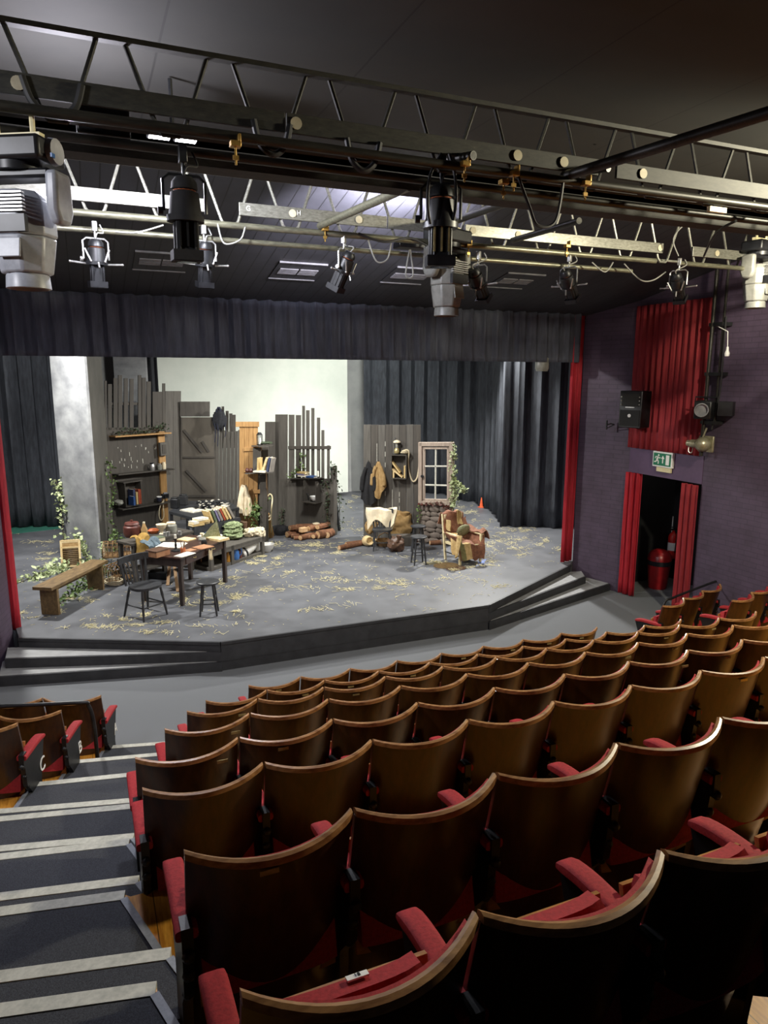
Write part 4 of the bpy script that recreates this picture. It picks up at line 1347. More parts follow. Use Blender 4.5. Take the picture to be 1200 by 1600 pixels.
S_ = (WF.at(680, 740) - EYE).dot(FW) / 1100
m = MB()
for a, b in (((657.5, 691), (657.5, 788)), ((706, 691), (706, 790)), ((655, 694), (708.5, 694)), ((655, 785), (708.5, 787))):
    m.beam(WF.at(*a), WF.at(*b), 6 * S_, .11, WF.n)
m.build('outer_frame', 'window_wood', wf, smooth=False, bevel=.006)
m = MB()
for a, b in (((662.5, 698), (662.5, 782)), ((700.5, 698), (700.5, 783)), ((660, 700), (703, 700)), ((660, 781), (703, 782))):
    m.beam(WF.at(*a, -.01), WF.at(*b, -.01), 3.5 * S_, .06, WF.n)
m.build('sash', 'window_wood', wf, smooth=False, bevel=.004)
m = MB()
for a, b in (((681, 700), (680.2, 782)), ((662, 728.5), (700, 728.5)), ((662, 757.5), (700, 758.5))):
    m.beam(WF.at(*a, -.01), WF.at(*b, -.01), 1.9 * S_, .035, WF.n)
m.build('muntin', 'muntin', wf, smooth=False)
MB().lathe(WF.at(660, 744, .04), [(0, 0), (.03, 0), (.03, .03), (0, .03)], 10, along(WF.n)).build('latch', 'iron', wf)
sw = thing('stone_wall', 'low mock stone wall under the window frame', 'wall', WF.at(681, 846))
q = [WF.at(655, 848, -.02), WF.at(706, 852, -.02), WF.at(706, 790, -.02), WF.at(655, 788, -.02)]
MB().slab(q, -WF.n * .16).build('mortar_core', 'mortar', sw, smooth=False)
(ua, z0), (ub, z1) = WF.uz(655.3, 850), WF.uz(705.7, 789.5)
rnd = random.Random(5)
z0 = HS + .005
zz = z0
m = MB()
while zz < z1 - .03:
    hh = min(rnd.uniform(.09, .15), z1 - zz)
    u = min(ua, ub)
    ue = max(ua, ub)
    while u < ue - .02:
        ww = min(rnd.uniform(.10, .24), ue - u)
        c = WF.w(u + ww / 2, zz + hh / 2, .0)
        m.ball(c, (ww * .55, .035, hh * .57), 12, 7, Matrix((WF.d, WF.n, V3((0, 0, 1)))).transposed(), .25, rnd.uniform(0, 50))
        u += ww
    zz += hh
m.build('stones', 'stone', sw)
leafy('ivy', 'pale ivy growing up the right edge of the window frame', [WF.at(709, 790, .05), WF.at(709, 760, .04), WF.at(708, 735, .04), WF.at(708, 695, .04)], .035, 240, 'ivy_pale', .035, seed=14)
leafy('ivy', 'ivy mass hanging right of the stone wall with a pale spray sticking out', [WF.at(707, 795, .05), WF.at(710, 775, .08), WF.at(711, 755, .1), WF.at(716, 756, .1), WF.at(721, 764, .1), WF.at(724, 768, .1)], .04, 200, 'ivy_pale', .035, seed=15)
leafy('ivy', 'brown dry ivy along the sill of the window frame', [WF.at(656, 789, .08), WF.at(675, 787, .1), WF.at(690, 789, .1), WF.at(702, 794, .08)], .03, 70, 'red_brown', .03, seed=16)
leafy('ivy', 'thin ivy on the left edge of the stone wall', [WF.at(655, 825, .06), WF.at(656, 805, .06), WF.at(654, 790, .06)], .03, 50, 'ivy_leaf', .028, seed=17)
cn = thing('traffic_cone', 'small orange cone at the foot of the black drape behind the window', 'cone', G(752, 793))
MB().lathe((0, 0, 0), [(0, 0), (.06, 0), (.06, .02), (.05, .025), (.012, .27), (0, .27)], 16).build('cone', 'cone_orange', cn, local=True)
MB().box((0, 0, .01), (.14, .14, .02)).build('base', 'cone_orange', cn, local=True, bevel=.004)


# ---- chairs and stools
def windsor(label, loc, az, s=1.0, cloth=None):
    t = thing('kitchen_chair', label, 'chair', loc, az)
    A = lambda *v: V3(v) * s

    def seatf(u, v, dz):
        x, y = u * 2 - 1, v * 2 - 1
        k = 1 - .12 * max(0, y) ** 2
        w = .215 - .03 * (y < 0) * -y
        return A(x * w * (1 - .25 * abs(y) ** 4), y * .20 * (1 - .2 * abs(x) ** 4), .44 + dz - .012 * (1 - x * x) * (1 - y * y))
    MB().grid(lambda u, v: seatf(u, v, -.018), 10, 10, lambda u, v: seatf(u, v, .018)).build('seat', 'black_wood', t, local=True)
    legs = []
    for sx in (-1, 1):
        for sy in (-1, 1):
            a, b = A(sx * .15, sy * .14, .43), A(sx * .20, sy * .20 - (.03 if sy < 0 else 0), 0)
            MB().tube([a, a.lerp(b, .3), a.lerp(b, .45), a.lerp(b, .6), b], [.016 * s, .02 * s, .015 * s, .019 * s, .014 * s], 8).build('leg', 'black_wood', t, local=True)
            legs.append((sx, sy, a, b))
    g_ = {(l[0], l[1]): l[2].lerp(l[3], .58) for l in legs}
    for p, q in (((-1, -1), (-1, 1)), ((1, -1), (1, 1)), ((-1, 1), (1, 1))):
        MB().tube([g_[p], g_[q]], .010 * s, 6).build('stretcher', 'black_wood', t, local=True)
    bt = lambda x: A(x * 1.10, -.235 - .045 * (1 - (x / .2) ** 2), .80)
    for i in range(7):
        x = -.19 + .38 * i / 6
        a, b = A(x * .9, -.175 - .02 * (1 - (x / .2) ** 2), .45), bt(x)
        big = i in (0, 6)
        MB().beam(a, b, (.034 if big else .024) * s, (.022 if big else .012) * s, (0, 1, 0)).build('back_post' if big else 'back_slat', 'black_wood', t, local=True, smooth=False, bevel=.004)
    MB().grid(lambda u, v: bt((u - .5) * .46) + A(0, -.012, -.045 + .10 * v), 12, 2, lambda u, v: bt((u - .5) * .46) + A(0, .014, -.045 + .10 * v)).build('top_rail', 'black_wood', t, local=True, bevel=.005)
    return t


windsor('black slat-back kitchen chair standing at the near end of the table', V3((.64, 10.29, HS)), 147, 1.02)
c1 = windsor('black kitchen chair with a cream cloth over its back, before the plank flat', G(597, 858), 200, .92)
cw = lambda x, y, z: W[c1] @ V3((x, y, z))
dc = thing('draped_cloth', 'cream cloth draped over the back of the black chair by the plank flat', 'cloth', cw(0, -.28, .6))


def dcf(u, v):
    x = (u - .5) * (.52 + .1 * math.sin(v * 3))
    s_ = (v - .45) * .75
    y = -.255 - .04 * math.copysign(1, s_) * min(1, abs(s_) / .04) - .015 * math.sin(u * 11 + v * 3)
    return cw(x, y + (.02 if s_ > 0 else .22) * abs(s_), .81 - abs(s_) * (.95 + .25 * math.sin(u * 7)))


draped(dcf, 20, 18, .03, 2, .012, 5).build('cloth', 'cream', dc)


def stool(label, loc, az, h, r, s=1):
    t = thing('stool', label, 'stool', loc, az)
    MB().lathe((0, 0, h - .035), [(0, 0), (r * .9, 0), (r, .01), (r, .028), (r * .93, .036), (r * .6, .030), (0, .026)], 24).build('seat', 'black_wood', t, local=True)
    P = []
    for k in range(4):
        a = PI / 4 + k * PI / 2
        p, q = V3((r * .62 * math.cos(a), r * .62 * math.sin(a), h - .03)), V3((r * 1.02 * math.cos(a), r * 1.02 * math.sin(a), 0))
        MB().tube([p, p.lerp(q, .35), p.lerp(q, .5), p.lerp(q, .65), q], [.016, .019, .014, .019, .013], 8).build('leg', 'black_wood', t, local=True)
        P.append((p, q))
    for k in range(4):
        f = .45 if k % 2 else .62
        MB().tube([P[k][0].lerp(P[k][1], f), P[(k + 1) % 4][0].lerp(P[(k + 1) % 4][1], f)], .010, 6).build('stretcher', 'black_wood', t, local=True)
    return t


stool('round black stool standing alone in front of the table', V3((1.49, 10.02, HS)), 15, .50, .165)
stool('dark round stool in front of the stone wall, nearer one of two', G(654, 881), 10, .53, .155)
stool('dark stool half hidden behind the nearer stool by the stone wall', G(653, 861), 40, .52, .15)

# armchair with blankets
ac = thing('armchair', 'pale wooden armchair covered in rust and gold blankets beside the stone wall', 'armchair', G(722, 876), 172)
ac.scale = (.88, .88, .88)
W[ac] = W[ac] @ Matrix.Scale(.88, 4)
L_ = lambda *v: W[ac] @ V3(v)
for sx in (-1, 1):
    MB().beam((sx * .27, .28, 0), (sx * .27, .28, .60), .045, .045).build('front_leg', 'cane', ac, local=True, smooth=False, bevel=.005)
    MB().beam((sx * .25, -.26, 0), (sx * .25, -.40, .98), .045, .045).build('back_leg', 'cane', ac, local=True, smooth=False, bevel=.005)
    MB().beam((sx * .28, -.32, .60), (sx * .28, .32, .61), .06, .03).build('arm', 'cane', ac, local=True, smooth=False, bevel=.006)
    MB().tube([(sx * .26, -.26, .18), (sx * .27, .28, .18)], .012, 6).build('stretcher', 'black_wood', ac, local=True)
MB().box((0, .02, .38), (.52, .58, .05)).build('seat_frame', 'cane', ac, local=True, bevel=.005)
MB().box((0, -.33, .72), (.48, .04, .50), RX(8)).build('back_panel', 'cane', ac, local=True, bevel=.005)
bl = thing('blanket', 'rust coloured fringed blanket draped over the armchair', 'blanket', L_(0, .0, .42))


def prof(v):
    pts = [(.38, .10), (.36, .30), (.33, .44), (.05, .44), (-.20, .46), (-.255, .62), (-.30, .84), (-.345, 1.02), (-.44, 1.03), (-.49, .76)]
    k = v * (len(pts) - 1)
    i = min(len(pts) - 2, int(k))
    f = k - i
    return pts[i][0] * (1 - f) + pts[i + 1][0] * f, pts[i][1] * (1 - f) + pts[i + 1][1] * f


def blf(u, v):
    y, z = prof(v)
    x = (u - .5) * .60
    e = abs(u - .5) * 2
    up = .16 * max(0, e - .72) / .28 if .22 < v < .62 else 0
    return L_(x * (1.0 + .15 * math.sin(v * 6)), y - .02 * math.sin(u * 8), z + up + .02 * math.sin(u * 13 + v * 6))


draped(blf, 26, 34, .03, 4, .014, 5).build('rust_cloth', 'rust_cloth', bl)


def stripe(u0, u1, v0, v1, mat, name, seed):
    draped(lambda u, v: V3(blf(u0 + (u1 - u0) * u, v0 + (v1 - v0) * v)) + (L_(0, .017, .012) - L_(0, 0, 0)), 6, 20, .03, 4, .008, 5).build(name, mat, bl)


stripe(.60, .80, .0, .28, 'gold_cloth', 'gold_band', 4)
stripe(.80, .98, .0, .28, 'olive_cloth', 'olive_band', 4)
stripe(.12, .34, .60, .84, 'gold_cloth', 'gold_band', 4)
th_ = thing('throw', 'red brown fringed throw hanging over the right arm of the armchair', 'blanket', L_(-.3, 0, .5))
draped(lambda u, v: L_(-.24 - .16 * math.sin(min(1, v * 1.3) * PI / 2) - .05 * v, .34 - .66 * u, .64 + .06 * math.sin(v * PI) - .26 * max(0, v - .4) + .03 * math.sin(u * 9)), 18, 10, .035, 8, .014, 5).build('cloth', 'rust_cloth', th_)
sh = thing('shawl', 'cream shawl hanging down the left arm of the armchair', 'shawl', L_(.34, .1, .1))
draped(lambda u, v: L_(.27 + .10 * (1 - v) + .05 * math.sin(u * 7), .34 - .40 * u * (.4 + .6 * v), .16 + .48 * v + .12 * abs(u - .4) * (1 - v)), 16, 14, .035, 11, .012, 5).build('cloth', 'gold_cloth', sh)
draped(lambda u, v: L_(.22 + .05 * u, -.30 + .22 * u, .66 + .22 * v + .02 * math.sin(v * 9)), 8, 10, .03, 13, .012, 5).build('upper_fold', 'gold_cloth', sh)
cu_ = thing('cushion', 'small sage green patterned cushion on the armchair', 'cushion', L_(-.14, -.12, .46))
MB().ball(L_(-.13, -.16, .62), (.15, .06, .13), 16, 10, RZ(-172) @ RX(-25) @ RY(12), .1, 3).build('pad', 'cushion', cu_)
one('paper_sheet', MB().slab([G(743, 886), G(756, 881), G(760, 874), G(748, 877)], (0, 0, .006)), 'blue_paper', 'sheet of blue paper on the floor right of the armchair', 'paper')
one('mat', MB().lathe(G(697, 884), [(0, 0), (.20, 0), (.20, .012), (0, .012)], 20, None, 1.2, 1), 'bench_wood', 'small round straw mat by the front leg of the armchair', 'mat')
one('mat', MB().lathe(G(712, 888), [(0, 0), (.16, 0), (.16, .010), (0, .010)], 20, None, 1.2, 1), 'leather', 'small brown mat under the front of the armchair', 'mat')


# sacks and clutter at the foot of the plank flat
def sack(label, c, r, mat, seed, name='sack', cat='sack', M=None):
    t = thing(name, label, cat, V3(c) - V3((0, 0, r[2] * .9)))
    cloth_lump(c, r, seed, .42, 24, 16, M).build('body', mat, t)
    MB().lathe(V3(c) + V3((r[0] * .3, -r[1] * .3, r[2] * .75)), [(0, -.02), (r[0] * .25, 0), (r[0] * .34, .07), (r[0] * .2, .08), (0, .03)], 12).build('neck', mat, t)
    return t


sack('plump khaki canvas sack beside the cloth-draped chair', G(625, 842) + V3((0, 0, .32)), (.30, .20, .26), 'khaki', 3)
sack('small khaki bag at the left foot of the plank flat', G(580, 846) + V3((0, 0, .34)), (.13, .10, .16), 'khaki', 6, 'bag', 'bag')
sack('brown leather bag lying between the chair and the stools', G(618, 861) + V3((0, 0, .14)), (.17, .14, .15), 'leather', 8, 'bag', 'bag')
t = thing('tree_stump', 'dark wooden box under the khaki sack', 'box', G(630, 851))
MB().box((0, 0, .10), (.5, .30, .20), RZ(-20)).build('body', 'plank_dark', t, local=True, bevel=.01)
t.name = 'wooden_box'
t = thing('pot', 'tan pot lying on its side at the left foot of the plank flat', 'pot', G(574, 853))
MB().lathe((0, 0, .11), [(0, -.14), (.07, -.14), (.11, -.03), (.10, .06), (.07, .11), (.085, .14), (.07, .14), (.05, .08), (0, .07)], 16, RX(80) @ RY(0)).build('body', 'parchment', t, local=True)
MB().tube(smooth_path([(.10, .0, .16), (.17, -.02, .15), (.14, -.1, .12)]), .012, 6).build('handle', 'parchment', t, local=True)
t = thing('basket', 'shallow brown basket behind the legs of the cloth-draped chair', 'basket', G(601, 852))
MB().lathe((0, 0, 0), [(0, 0), (.15, 0), (.19, .12), (.175, .12), (.14, .02), (0, .02)], 18).build('body', 'wicker', t, local=True)
MB().tube([(-.18, 0, .11), (-.12, 0, .22), (0, 0, .27), (.12, 0, .22), (.18, 0, .11)], .010, 6).build('handle', 'wicker', t, local=True)
for k, (px, py, a, l) in enumerate([(557, 852, 80, .5), (548, 856, 70, .6), (640, 850, 95, .35), (690, 851, 100, .5)]):
    log(['dark branch lying left of the plank flat', 'thin dark branch lying furthest left of the plank flat', 'short log behind the stools', 'log at the foot of the stone wall'][k], G(px, py) + V3((0, 0, .05)), (math.sin(R(a)), math.cos(R(a)), 0), .05, l, None)

# ---- bench, washboard, lobster pots at the left
p0, p1 = V3((-.66, 10.85, HS)), V3((.02, 12.0, HS))
bd = (p1 - p0).normalized()
be = thing('bench', 'plain wooden plank bench at the front left of the stage', 'bench', (p0 + p1) / 2, az_of(bd))
Lb = (p1 - p0).length
MB().box((0, 0, .43), (.30, Lb + .22, .05)).build('seat_plank', 'bench_wood', be, local=True, smooth=False, bevel=.006)
for s_ in (-1, 1):
    MB().box((0, s_ * (Lb / 2 - .05), .205), (.27, .05, .41)).build('end_board', 'bench_wood', be, local=True, smooth=False, bevel=.005)
MB().box((.0, 0, .36), (.03, Lb - .15, .09)).build('rail', 'bench_wood', be, local=True, smooth=False)
leafy('ivy', 'ivy spilling along the floor under the wooden bench', [G(92, 945), G(115, 930), G(140, 915), G(160, 905)], .10, 330, 'ivy_leaf', .04, seed=20)
leafy('ivy', 'bright green ivy heap on the floor behind the wooden bench', [G(60, 906), G(75, 900), G(90, 893), G(105, 889)], .12, 300, 'ivy_pale', .045, seed=21)
leafy('ivy', 'thin ivy runner creeping left along the stage floor', [G(12, 916), G(30, 910), G(52, 903)], .05, 70, 'ivy_pale', .035, seed=22)
leafy('ivy', 'ivy climbing over the far end of the bench', [G(135, 905) , G(140, 898) + V3((0, 0, .15)), G(160, 898) + V3((0, 0, .1)), G(168, 895)], .09, 200, 'ivy_leaf', .04, seed=23)
leafy('ivy', 'short ivy sprig at the right foot of the grey pillar', [D(160, 878, 13.6), D(162, 862, 13.6), D(160, 848, 13.6)], .03, 60, 'ivy_pale', .035, seed=24)
leafy('ivy', 'short ivy sprig rising between the pillar and the lobster pots', [D(179, 868, 13.7), D(181, 850, 13.8), D(178, 838, 13.9)], .04, 60, 'ivy_leaf', .035, seed=25)
wb = thing('washboard', 'wooden framed washboard leaning against the grey pillar behind the bench', 'washboard', G(112, 889), 5)
M = RX(-10)
for a, b, w in (((-.15, 0, 0), (-.15, 0, .52), .035), ((.15, 0, 0), (.15, 0, .52), .035), ((-.15, 0, .50), (.15, 0, .50), .05), ((-.15, 0, .39), (.15, 0, .39), .03), ((-.15, 0, .05), (.15, 0, .05), .03)):
    MB().beam(M @ V3(a), M @ V3(b), w, .03, (0, 1, 0)).build('frame_bar', 'parchment', wb, local=True, smooth=False)
MB().grid(lambda u, v: M @ V3(((u - .5) * .27, .012 * math.sin(v * 60), .06 + v * .32)), 1, 40).build('ribbed_panel', 'bench_wood', wb, local=True, solid=.01)
MB().box(M @ V3((0, 0, .445)), (.27, .015, .08), M).build('top_panel', 'khaki', wb, local=True)


def creel(label, c, az, s):
    t = thing('lobster_pot', label, 'basket', c, az)
    for k in range(7):
        y = -.22 + .44 * k / 6
        MB().tube([(s * .19 * math.cos(a), y * s / .8, s * (.30 * math.sin(a) + .01)) for a in [PI * i / 10 for i in range(11)]], .008, 5).build('hoop', 'wicker', t, local=True)
    for k in range(9):
        a = PI * k / 8
        MB().tube([(s * .19 * math.cos(a), -.28 * s, s * (.30 * math.sin(a) + .01)), (s * .19 * math.cos(a), .28 * s, s * (.30 * math.sin(a) + .01))], .007, 5).build('slat', 'wicker', t, local=True)
    MB().box((0, 0, .012), (.40 * s, .56 * s, .02)).build('base', 'wicker', t, local=True)
    m = MB()
    for k in range(6):
        m.tube([(s * (-.17 + .34 * k / 5), -.275 * s, .01), (s * (-.10 + .2 * k / 5), -.275 * s, s * .28 * math.sin(PI * (.2 + .6 * k / 5)))], .006, 4)
    m.build('end_netting', 'rope', t, local=True)
    return t


creel('wicker lobster pot on the floor between bench and kitchen chair', G(184, 906), 40, 1.0)
creel('wicker lobster pot stacked on top of the other, beside the grey pillar', G(186, 898) + V3((.02, .05, .33)), 100, .85)
one('rope', MB().tube([G(178 + 14 * math.cos(a), 912 + 4 * math.sin(a)) + V3((0, 0, .015 + .004 * a)) for a in [i * .5 for i in range(30)]], .014, 6), 'rope', 'coil of pale rope on the floor before the lobster pots', 'rope')

# ---- table and what is on it
ta, tb = V3((1.18, 10.57, 0)), V3((2.0, 11.54, 0))
td = (tb - ta).normalized()
tn = V3((-td.y, td.x, 0))
TL, TW = (tb - ta).length, .66
tab = thing('table', 'dark brown wooden table with two drawers at the left of the stage', 'table', (ta + tb) / 2 + tn * (TW / 2) + V3((0, 0, HS)), az_of(td))
MB().box((0, 0, .745), (TW + .10, TL + .14, .03)).build('table_top', 'table_wood', tab, local=True, smooth=False, bevel=.005)
for sx in (-1, 1):
    for sy in (-1, 1):
        MB().box((sx * TW / 2, sy * TL / 2, .365), (.06, .06, .73)).build('leg', 'table_frame', tab, local=True, smooth=False, bevel=.005)
    MB().box((sx * TW / 2, 0, .665), (.025, TL, .13)).build('apron', 'table_wood', tab, local=True, smooth=False)
for sy in (-1, 1):
    MB().box((0, sy * TL / 2, .665), (TW, .025, .13)).build('apron', 'table_frame', tab, local=True, smooth=False)
    dr = MB().box((TW / 2 + .014, sy * .28, .665), (.014, .46, .10)).build('drawer', 'table_wood', tab, local=True, smooth=False, bevel=.003)
    MB().tube([(TW / 2 + .02, sy * .28 - .04, .67), (TW / 2 + .045, sy * .28, .665), (TW / 2 + .02, sy * .28 + .04, .67)], .007, 6).build('drawer_pull', 'brass', dr, local=True)
TZ = HS + .761
T_ = lambda px, py: G(px, py, TZ)


def sheets(label, pts, mat, th=.006, name='paper_sheets', cat='papers'):
    n = len(pts)
    c = sum(pts, V3()) / n
    t = thing(name, label, cat, c)
    for k in range(2):
        MB().slab([c + (RZ(4 * k) @ (p - c)) * (1 - .05 * k) + V3((0, 0, th * k)) for p in pts], (0, 0, th * .9)).build('sheet', mat, t, smooth=False)
    return t


def rect(c, w, d, az):
    M = RZ(-az)
    return [V3(c) + M @ V3((sx * w / 2, sy * d / 2, 0)) for sx, sy in ((-1, -1), (1, -1), (1, 1), (-1, 1))]


wbx = thing('wooden_box', 'flat lidded wooden box on the near left corner of the table', 'box', T_(247, 868), 52)
MB().box((0, 0, .04), (.22, .27, .08)).build('body', 'tan_paper', wbx, local=True, smooth=False, bevel=.004)
MB().box((0, 0, .092), (.225, .275, .022)).build('lid', 'leather', wbx, local=True, smooth=False, bevel=.004)
sheets('large white open papers at the far left of the table', rect(T_(268, 852), .40, .34, 30), 'paper', .005)
sheets('parchment sheets lying at the back middle of the table', rect(T_(291, 843), .24, .22, 50), 'parchment', .008)
sheets('white sheets at the near edge of the table front', rect(T_(289, 867), .17, .30, 50), 'paper', .006)
sheets('tan sheet lying at the middle of the table', rect(T_(317, 855), .24, .26, 60), 'tan_paper', .005)
sheets('small tan sheet beside the brush pot on the table', rect(T_(296, 860), .14, .18, 55), 'tan_paper', .004)
sheets('pile of pale papers at the right end of the table', rect(T_(340, 843), .34, .22, 60), 'parchment', .018)
sheets('lilac papers at the back right of the table', rect(T_(328, 838), .34, .26, 45), 'paper', .01)
book('blue notebook on the lilac papers at the back of the table', T_(332, 835) + V3((0, 0, .022)), (.02, .16, .2), 45, 'book_blue', flat=True)
cs_ = thing('candlestick', 'black candlestick with a short white candle on the table', 'candlestick', T_(275, 861))
MB().lathe((0, 0, 0), [(0, 0), (.075, 0), (.07, .018), (.03, .03), (.014, .06), (.02, .10), (.012, .13), (.02, .17), (.026, .20), (0, .20)], 16).build('stick', 'iron', cs_, local=True)
MB().lathe((0, 0, .2), [(0, 0), (.017, 0), (.017, .06), (0, .065)], 10).build('candle', 'wax', cs_, local=True)
pb = thing('brush_pot', 'small red pot of brushes in front of the candlestick', 'pot', T_(286, 863))
MB().lathe((0, 0, 0), [(0, 0), (.035, 0), (.038, .07), (.03, .07), (0, .05)], 12).build('pot', 'orange', pb, local=True)
for k in range(5):
    a = k * 1.3
    MB().tube([(.01 * math.cos(a), .01 * math.sin(a), .05), (.035 * math.cos(a), .035 * math.sin(a), .16)], .005, 5).build('brush', 'white' if k % 2 else 'wicker', pb, local=True)
ik = thing('inkwell', 'pewter inkstand with white knob at the back of the table', 'inkstand', T_(316, 844))
MB().lathe((0, 0, 0), [(0, 0), (.06, 0), (.065, .02), (.05, .05), (0, .05)], 14).build('base', 'grey_glaze', ik, local=True)
MB().lathe((0, 0, .05), [(0, 0), (.012, 0), (.014, .04), (.035, .055), (.03, .07), (0, .075)], 12).build('knob', 'cream', ik, local=True)
one('ink_pot', MB().lathe(T_(319, 850), [(0, 0), (.045, 0), (.05, .03), (.04, .06), (.03, .065), (0, .06)], 14), 'steel_dark', 'dark round pot in front of the pewter inkstand', 'pot')
rg_ = W[tab] @ V3((TW / 2 + .03, .12, .69))
one('rag', draped(lambda u, v: rg_ + td * (.09 * (u - .5)) + tn * (-.02 - .02 * math.sin(u * 9)) + V3((0, 0, -.16 * v + .02 * math.sin(u * 7))), 8, 8, .02, 2, .008, 8), 'cream', 'cream rag hanging out of the table drawer', 'rag')
ms = W[tab] @ V3((.1, TL / 2 - .08, .761))
mp_ = thing('map_sheet', 'pale green folded map propped at the right end of the table', 'map', ms)
draped(lambda u, v: T_(325 + 22 * u, 841 - 0 * v) + V3((0, 0, (.02 + .26 * u) * v + .01)) + tn * (.10 * v), 10, 8, .015, 6, .006, 6).build('sheet', 'cushion', mp_)
tl = thing('trestle', 'plain light wood sawhorse leg leaning under the table', 'trestle', G(272, 925))
MB().beam(G(278, 925), G(270, 887, HS + .02) + V3((0, .0, .42)), .05, .03).build('leg', 'pole_wood', tl, smooth=False)
MB().beam(G(262, 915), G(270, 887, HS + .02) + V3((0, .0, .42)), .05, .03).build('leg', 'pole_wood', tl, smooth=False)
# clutter on floor behind / below the table
for k, (px, py, sz, mat, lab) in enumerate([(310, 880, (.22, .2, .28), 'parchment', 'pale book box on the floor behind the table legs'), (252, 902, (.34, .26, .12), 'steel_dark', 'dark flat case on the floor under the table')]):
    c = G(px, py)
    t = thing('storage_box', lab, 'box', c, 35)
    MB().box((0, 0, sz[2] / 2), sz).build('body', mat, t, local=True, bevel=.006)
    MB().box((0, 0, sz[2] * .86), (sz[0] * 1.03, sz[1] * 1.03, sz[2] * .2)).build('lid', mat, t, local=True, bevel=.004)

# ---- back counter with crockery and cloths
ca, cb = G(206, 850, HS + .72), G(302, 829, HS + .72)
ca.z = cb.z = 0
cd = (cb - ca).normalized()
cn_ = V3((-cd.y, cd.x, 0))
CLn = (cb - ca).length
ct = thing('counter', 'rough dark wooden counter along the shelf wall, cluttered with crockery', 'counter', (ca + cb) / 2 + cn_ * .21 + V3((0, 0, HS)), az_of(cd))
MB().box((0, 0, .70), (.44, CLn, .04)).build('top', 'plank_dark', ct, local=True, smooth=False, bevel=.005)
for sy in (-1, 0, 1):
    for sx in (-1, 1):
        MB().box((sx * .18, sy * (CLn / 2 - .05), .34), (.06, .06, .68)).build('leg', 'plank_dark', ct, local=True, smooth=False)
MB().box((0, 0, .22), (.36, CLn - .1, .03)).build('lower_shelf', 'plank_dark', ct, local=True, smooth=False)
MB().box((.205, 0, .64), (.02, CLn - .1, .08)).build('front_rail', 'plank_dark', ct, local=True, smooth=False)
CZ = HS + .722
K = lambda px, py: G(px, py, CZ)
t = thing('crock', 'dark red brown round crock at the left of the counter', 'pot', K(207, 838))
MB().lathe((0, 0, 0), [(0, 0), (.12, 0), (.145, .06), (.14, .17), (.11, .20), (.12, .22), (0, .22)], 18).build('body', 'red_brown', t, local=True)
MB().lathe((0, 0, .215), [(0, 0), (.125, 0), (.11, .03), (.02, .045), (.025, .07), (0, .07)], 18).build('lid', 'red_brown', t, local=True)
t = thing('bottle', 'tan stoneware bottle behind the yellow cloth on the counter', 'bottle', K(226, 838))
MB().lathe((0, 0, 0), [(0, 0), (.05, 0), (.055, .12), (.03, .18), (.02, .22), (0, .22)], 14).build('body', 'khaki', t, local=True)
MB().lathe((0, 0, .22), [(0, 0), (.018, 0), (.02, .03), (0, .03)], 10).build('stopper', 'cream', t, local=True)
t = thing('dish', 'orange oval covered dish on the counter', 'dish', K(240, 833))
MB().lathe((0, 0, 0), [(0, 0), (.06, 0), (.10, .05), (.09, .055), (0, .05)], 18, None, 1.1, .8).build('base', 'orange', t, local=True)
MB().lathe((0, 0, .05), [(0, .04), (.06, .03), (.09, 0), (0, -.01)][::-1], 18, None, 1.1, .8).build('lid', 'orange', t, local=True)
t = thing('goblet', 'cream footed bowl on the counter', 'bowl', K(253, 834))
MB().lathe((0, 0, 0), [(0, 0), (.05, 0), (.03, .02), (.022, .05), (.07, .10), (.095, .17), (.085, .17), (.055, .1), (0, .08)], 18).build('body', 'cream', t, local=True)
jar('jar', 'squat grey glazed jar on the counter right of the cream bowl', K(268, 832), .095, .18, 'grey_glaze', lid='cream')
book('small green book lying upright on the counter edge', K(249, 845), (.07, .13, .16), 60, 'book_green', flat=True)
for k, px in enumerate((258, 263, 281)):
    one('glass_jar', MB().lathe(K(px, 838 - k), [(0, 0), (.03, 0), (.032, .07), (.026, .07), (0, .01)], 12), 'bare_metal', ['small metal beaker at the front of the counter', 'second small metal beaker right of the first on the counter', 'small metal beaker near the right end of the counter'][k], 'beaker')
yc = K(220, 846)
yb = thing('hanging_cloth', 'mustard yellow cloth hanging over the front of the counter', 'cloth', yc - V3((0, 0, .4)))
draped(lambda u, v: yc + cd * (.22 * (u - .5) * (1 + .4 * v)) + cn_ * (.14 - .2 * min(1, v * 3)) + V3((0, 0, .10 * math.sin(min(1, v * 3) * PI * .5 + .6) - .46 * max(0, v - .3) + .03 * math.sin(u * 9))), 14, 18, .03, 3, .014, 6).build('cloth', 'yellow_cloth', yb)
bcl = thing('hanging_cloth', 'blue grey jacket draped over the counter edge beside the yellow cloth', 'cloth', K(233, 858) - V3((0, 0, .3)))
draped(lambda u, v: K(234, 852) - cn_ * .03 + cd * (.24 * (u - .5)) + cn_ * (.12 - .22 * min(1, v * 2.5)) + V3((0, 0, .07 - .40 * max(0, v - .25) + .03 * math.sin(u * 8))), 14, 16, .035, 7, .016, 6).build('cloth', 'blue_cloth', bcl)
MB().tube(smooth_path([K(238, 850) + V3((0, 0, .06)), K(244, 852) + V3((0, 0, .02)), K(246, 858) - cn_ * .1 + V3((0, 0, -.03))]), .035, 8).build('sleeve', 'blue_cloth', bcl)
one('white_post', MB().beam(G(208, 880), G(208, 880) + V3((0, 0, .42)), .06, .03), 'nosing', 'short white board standing under the left end of the counter', 'board')

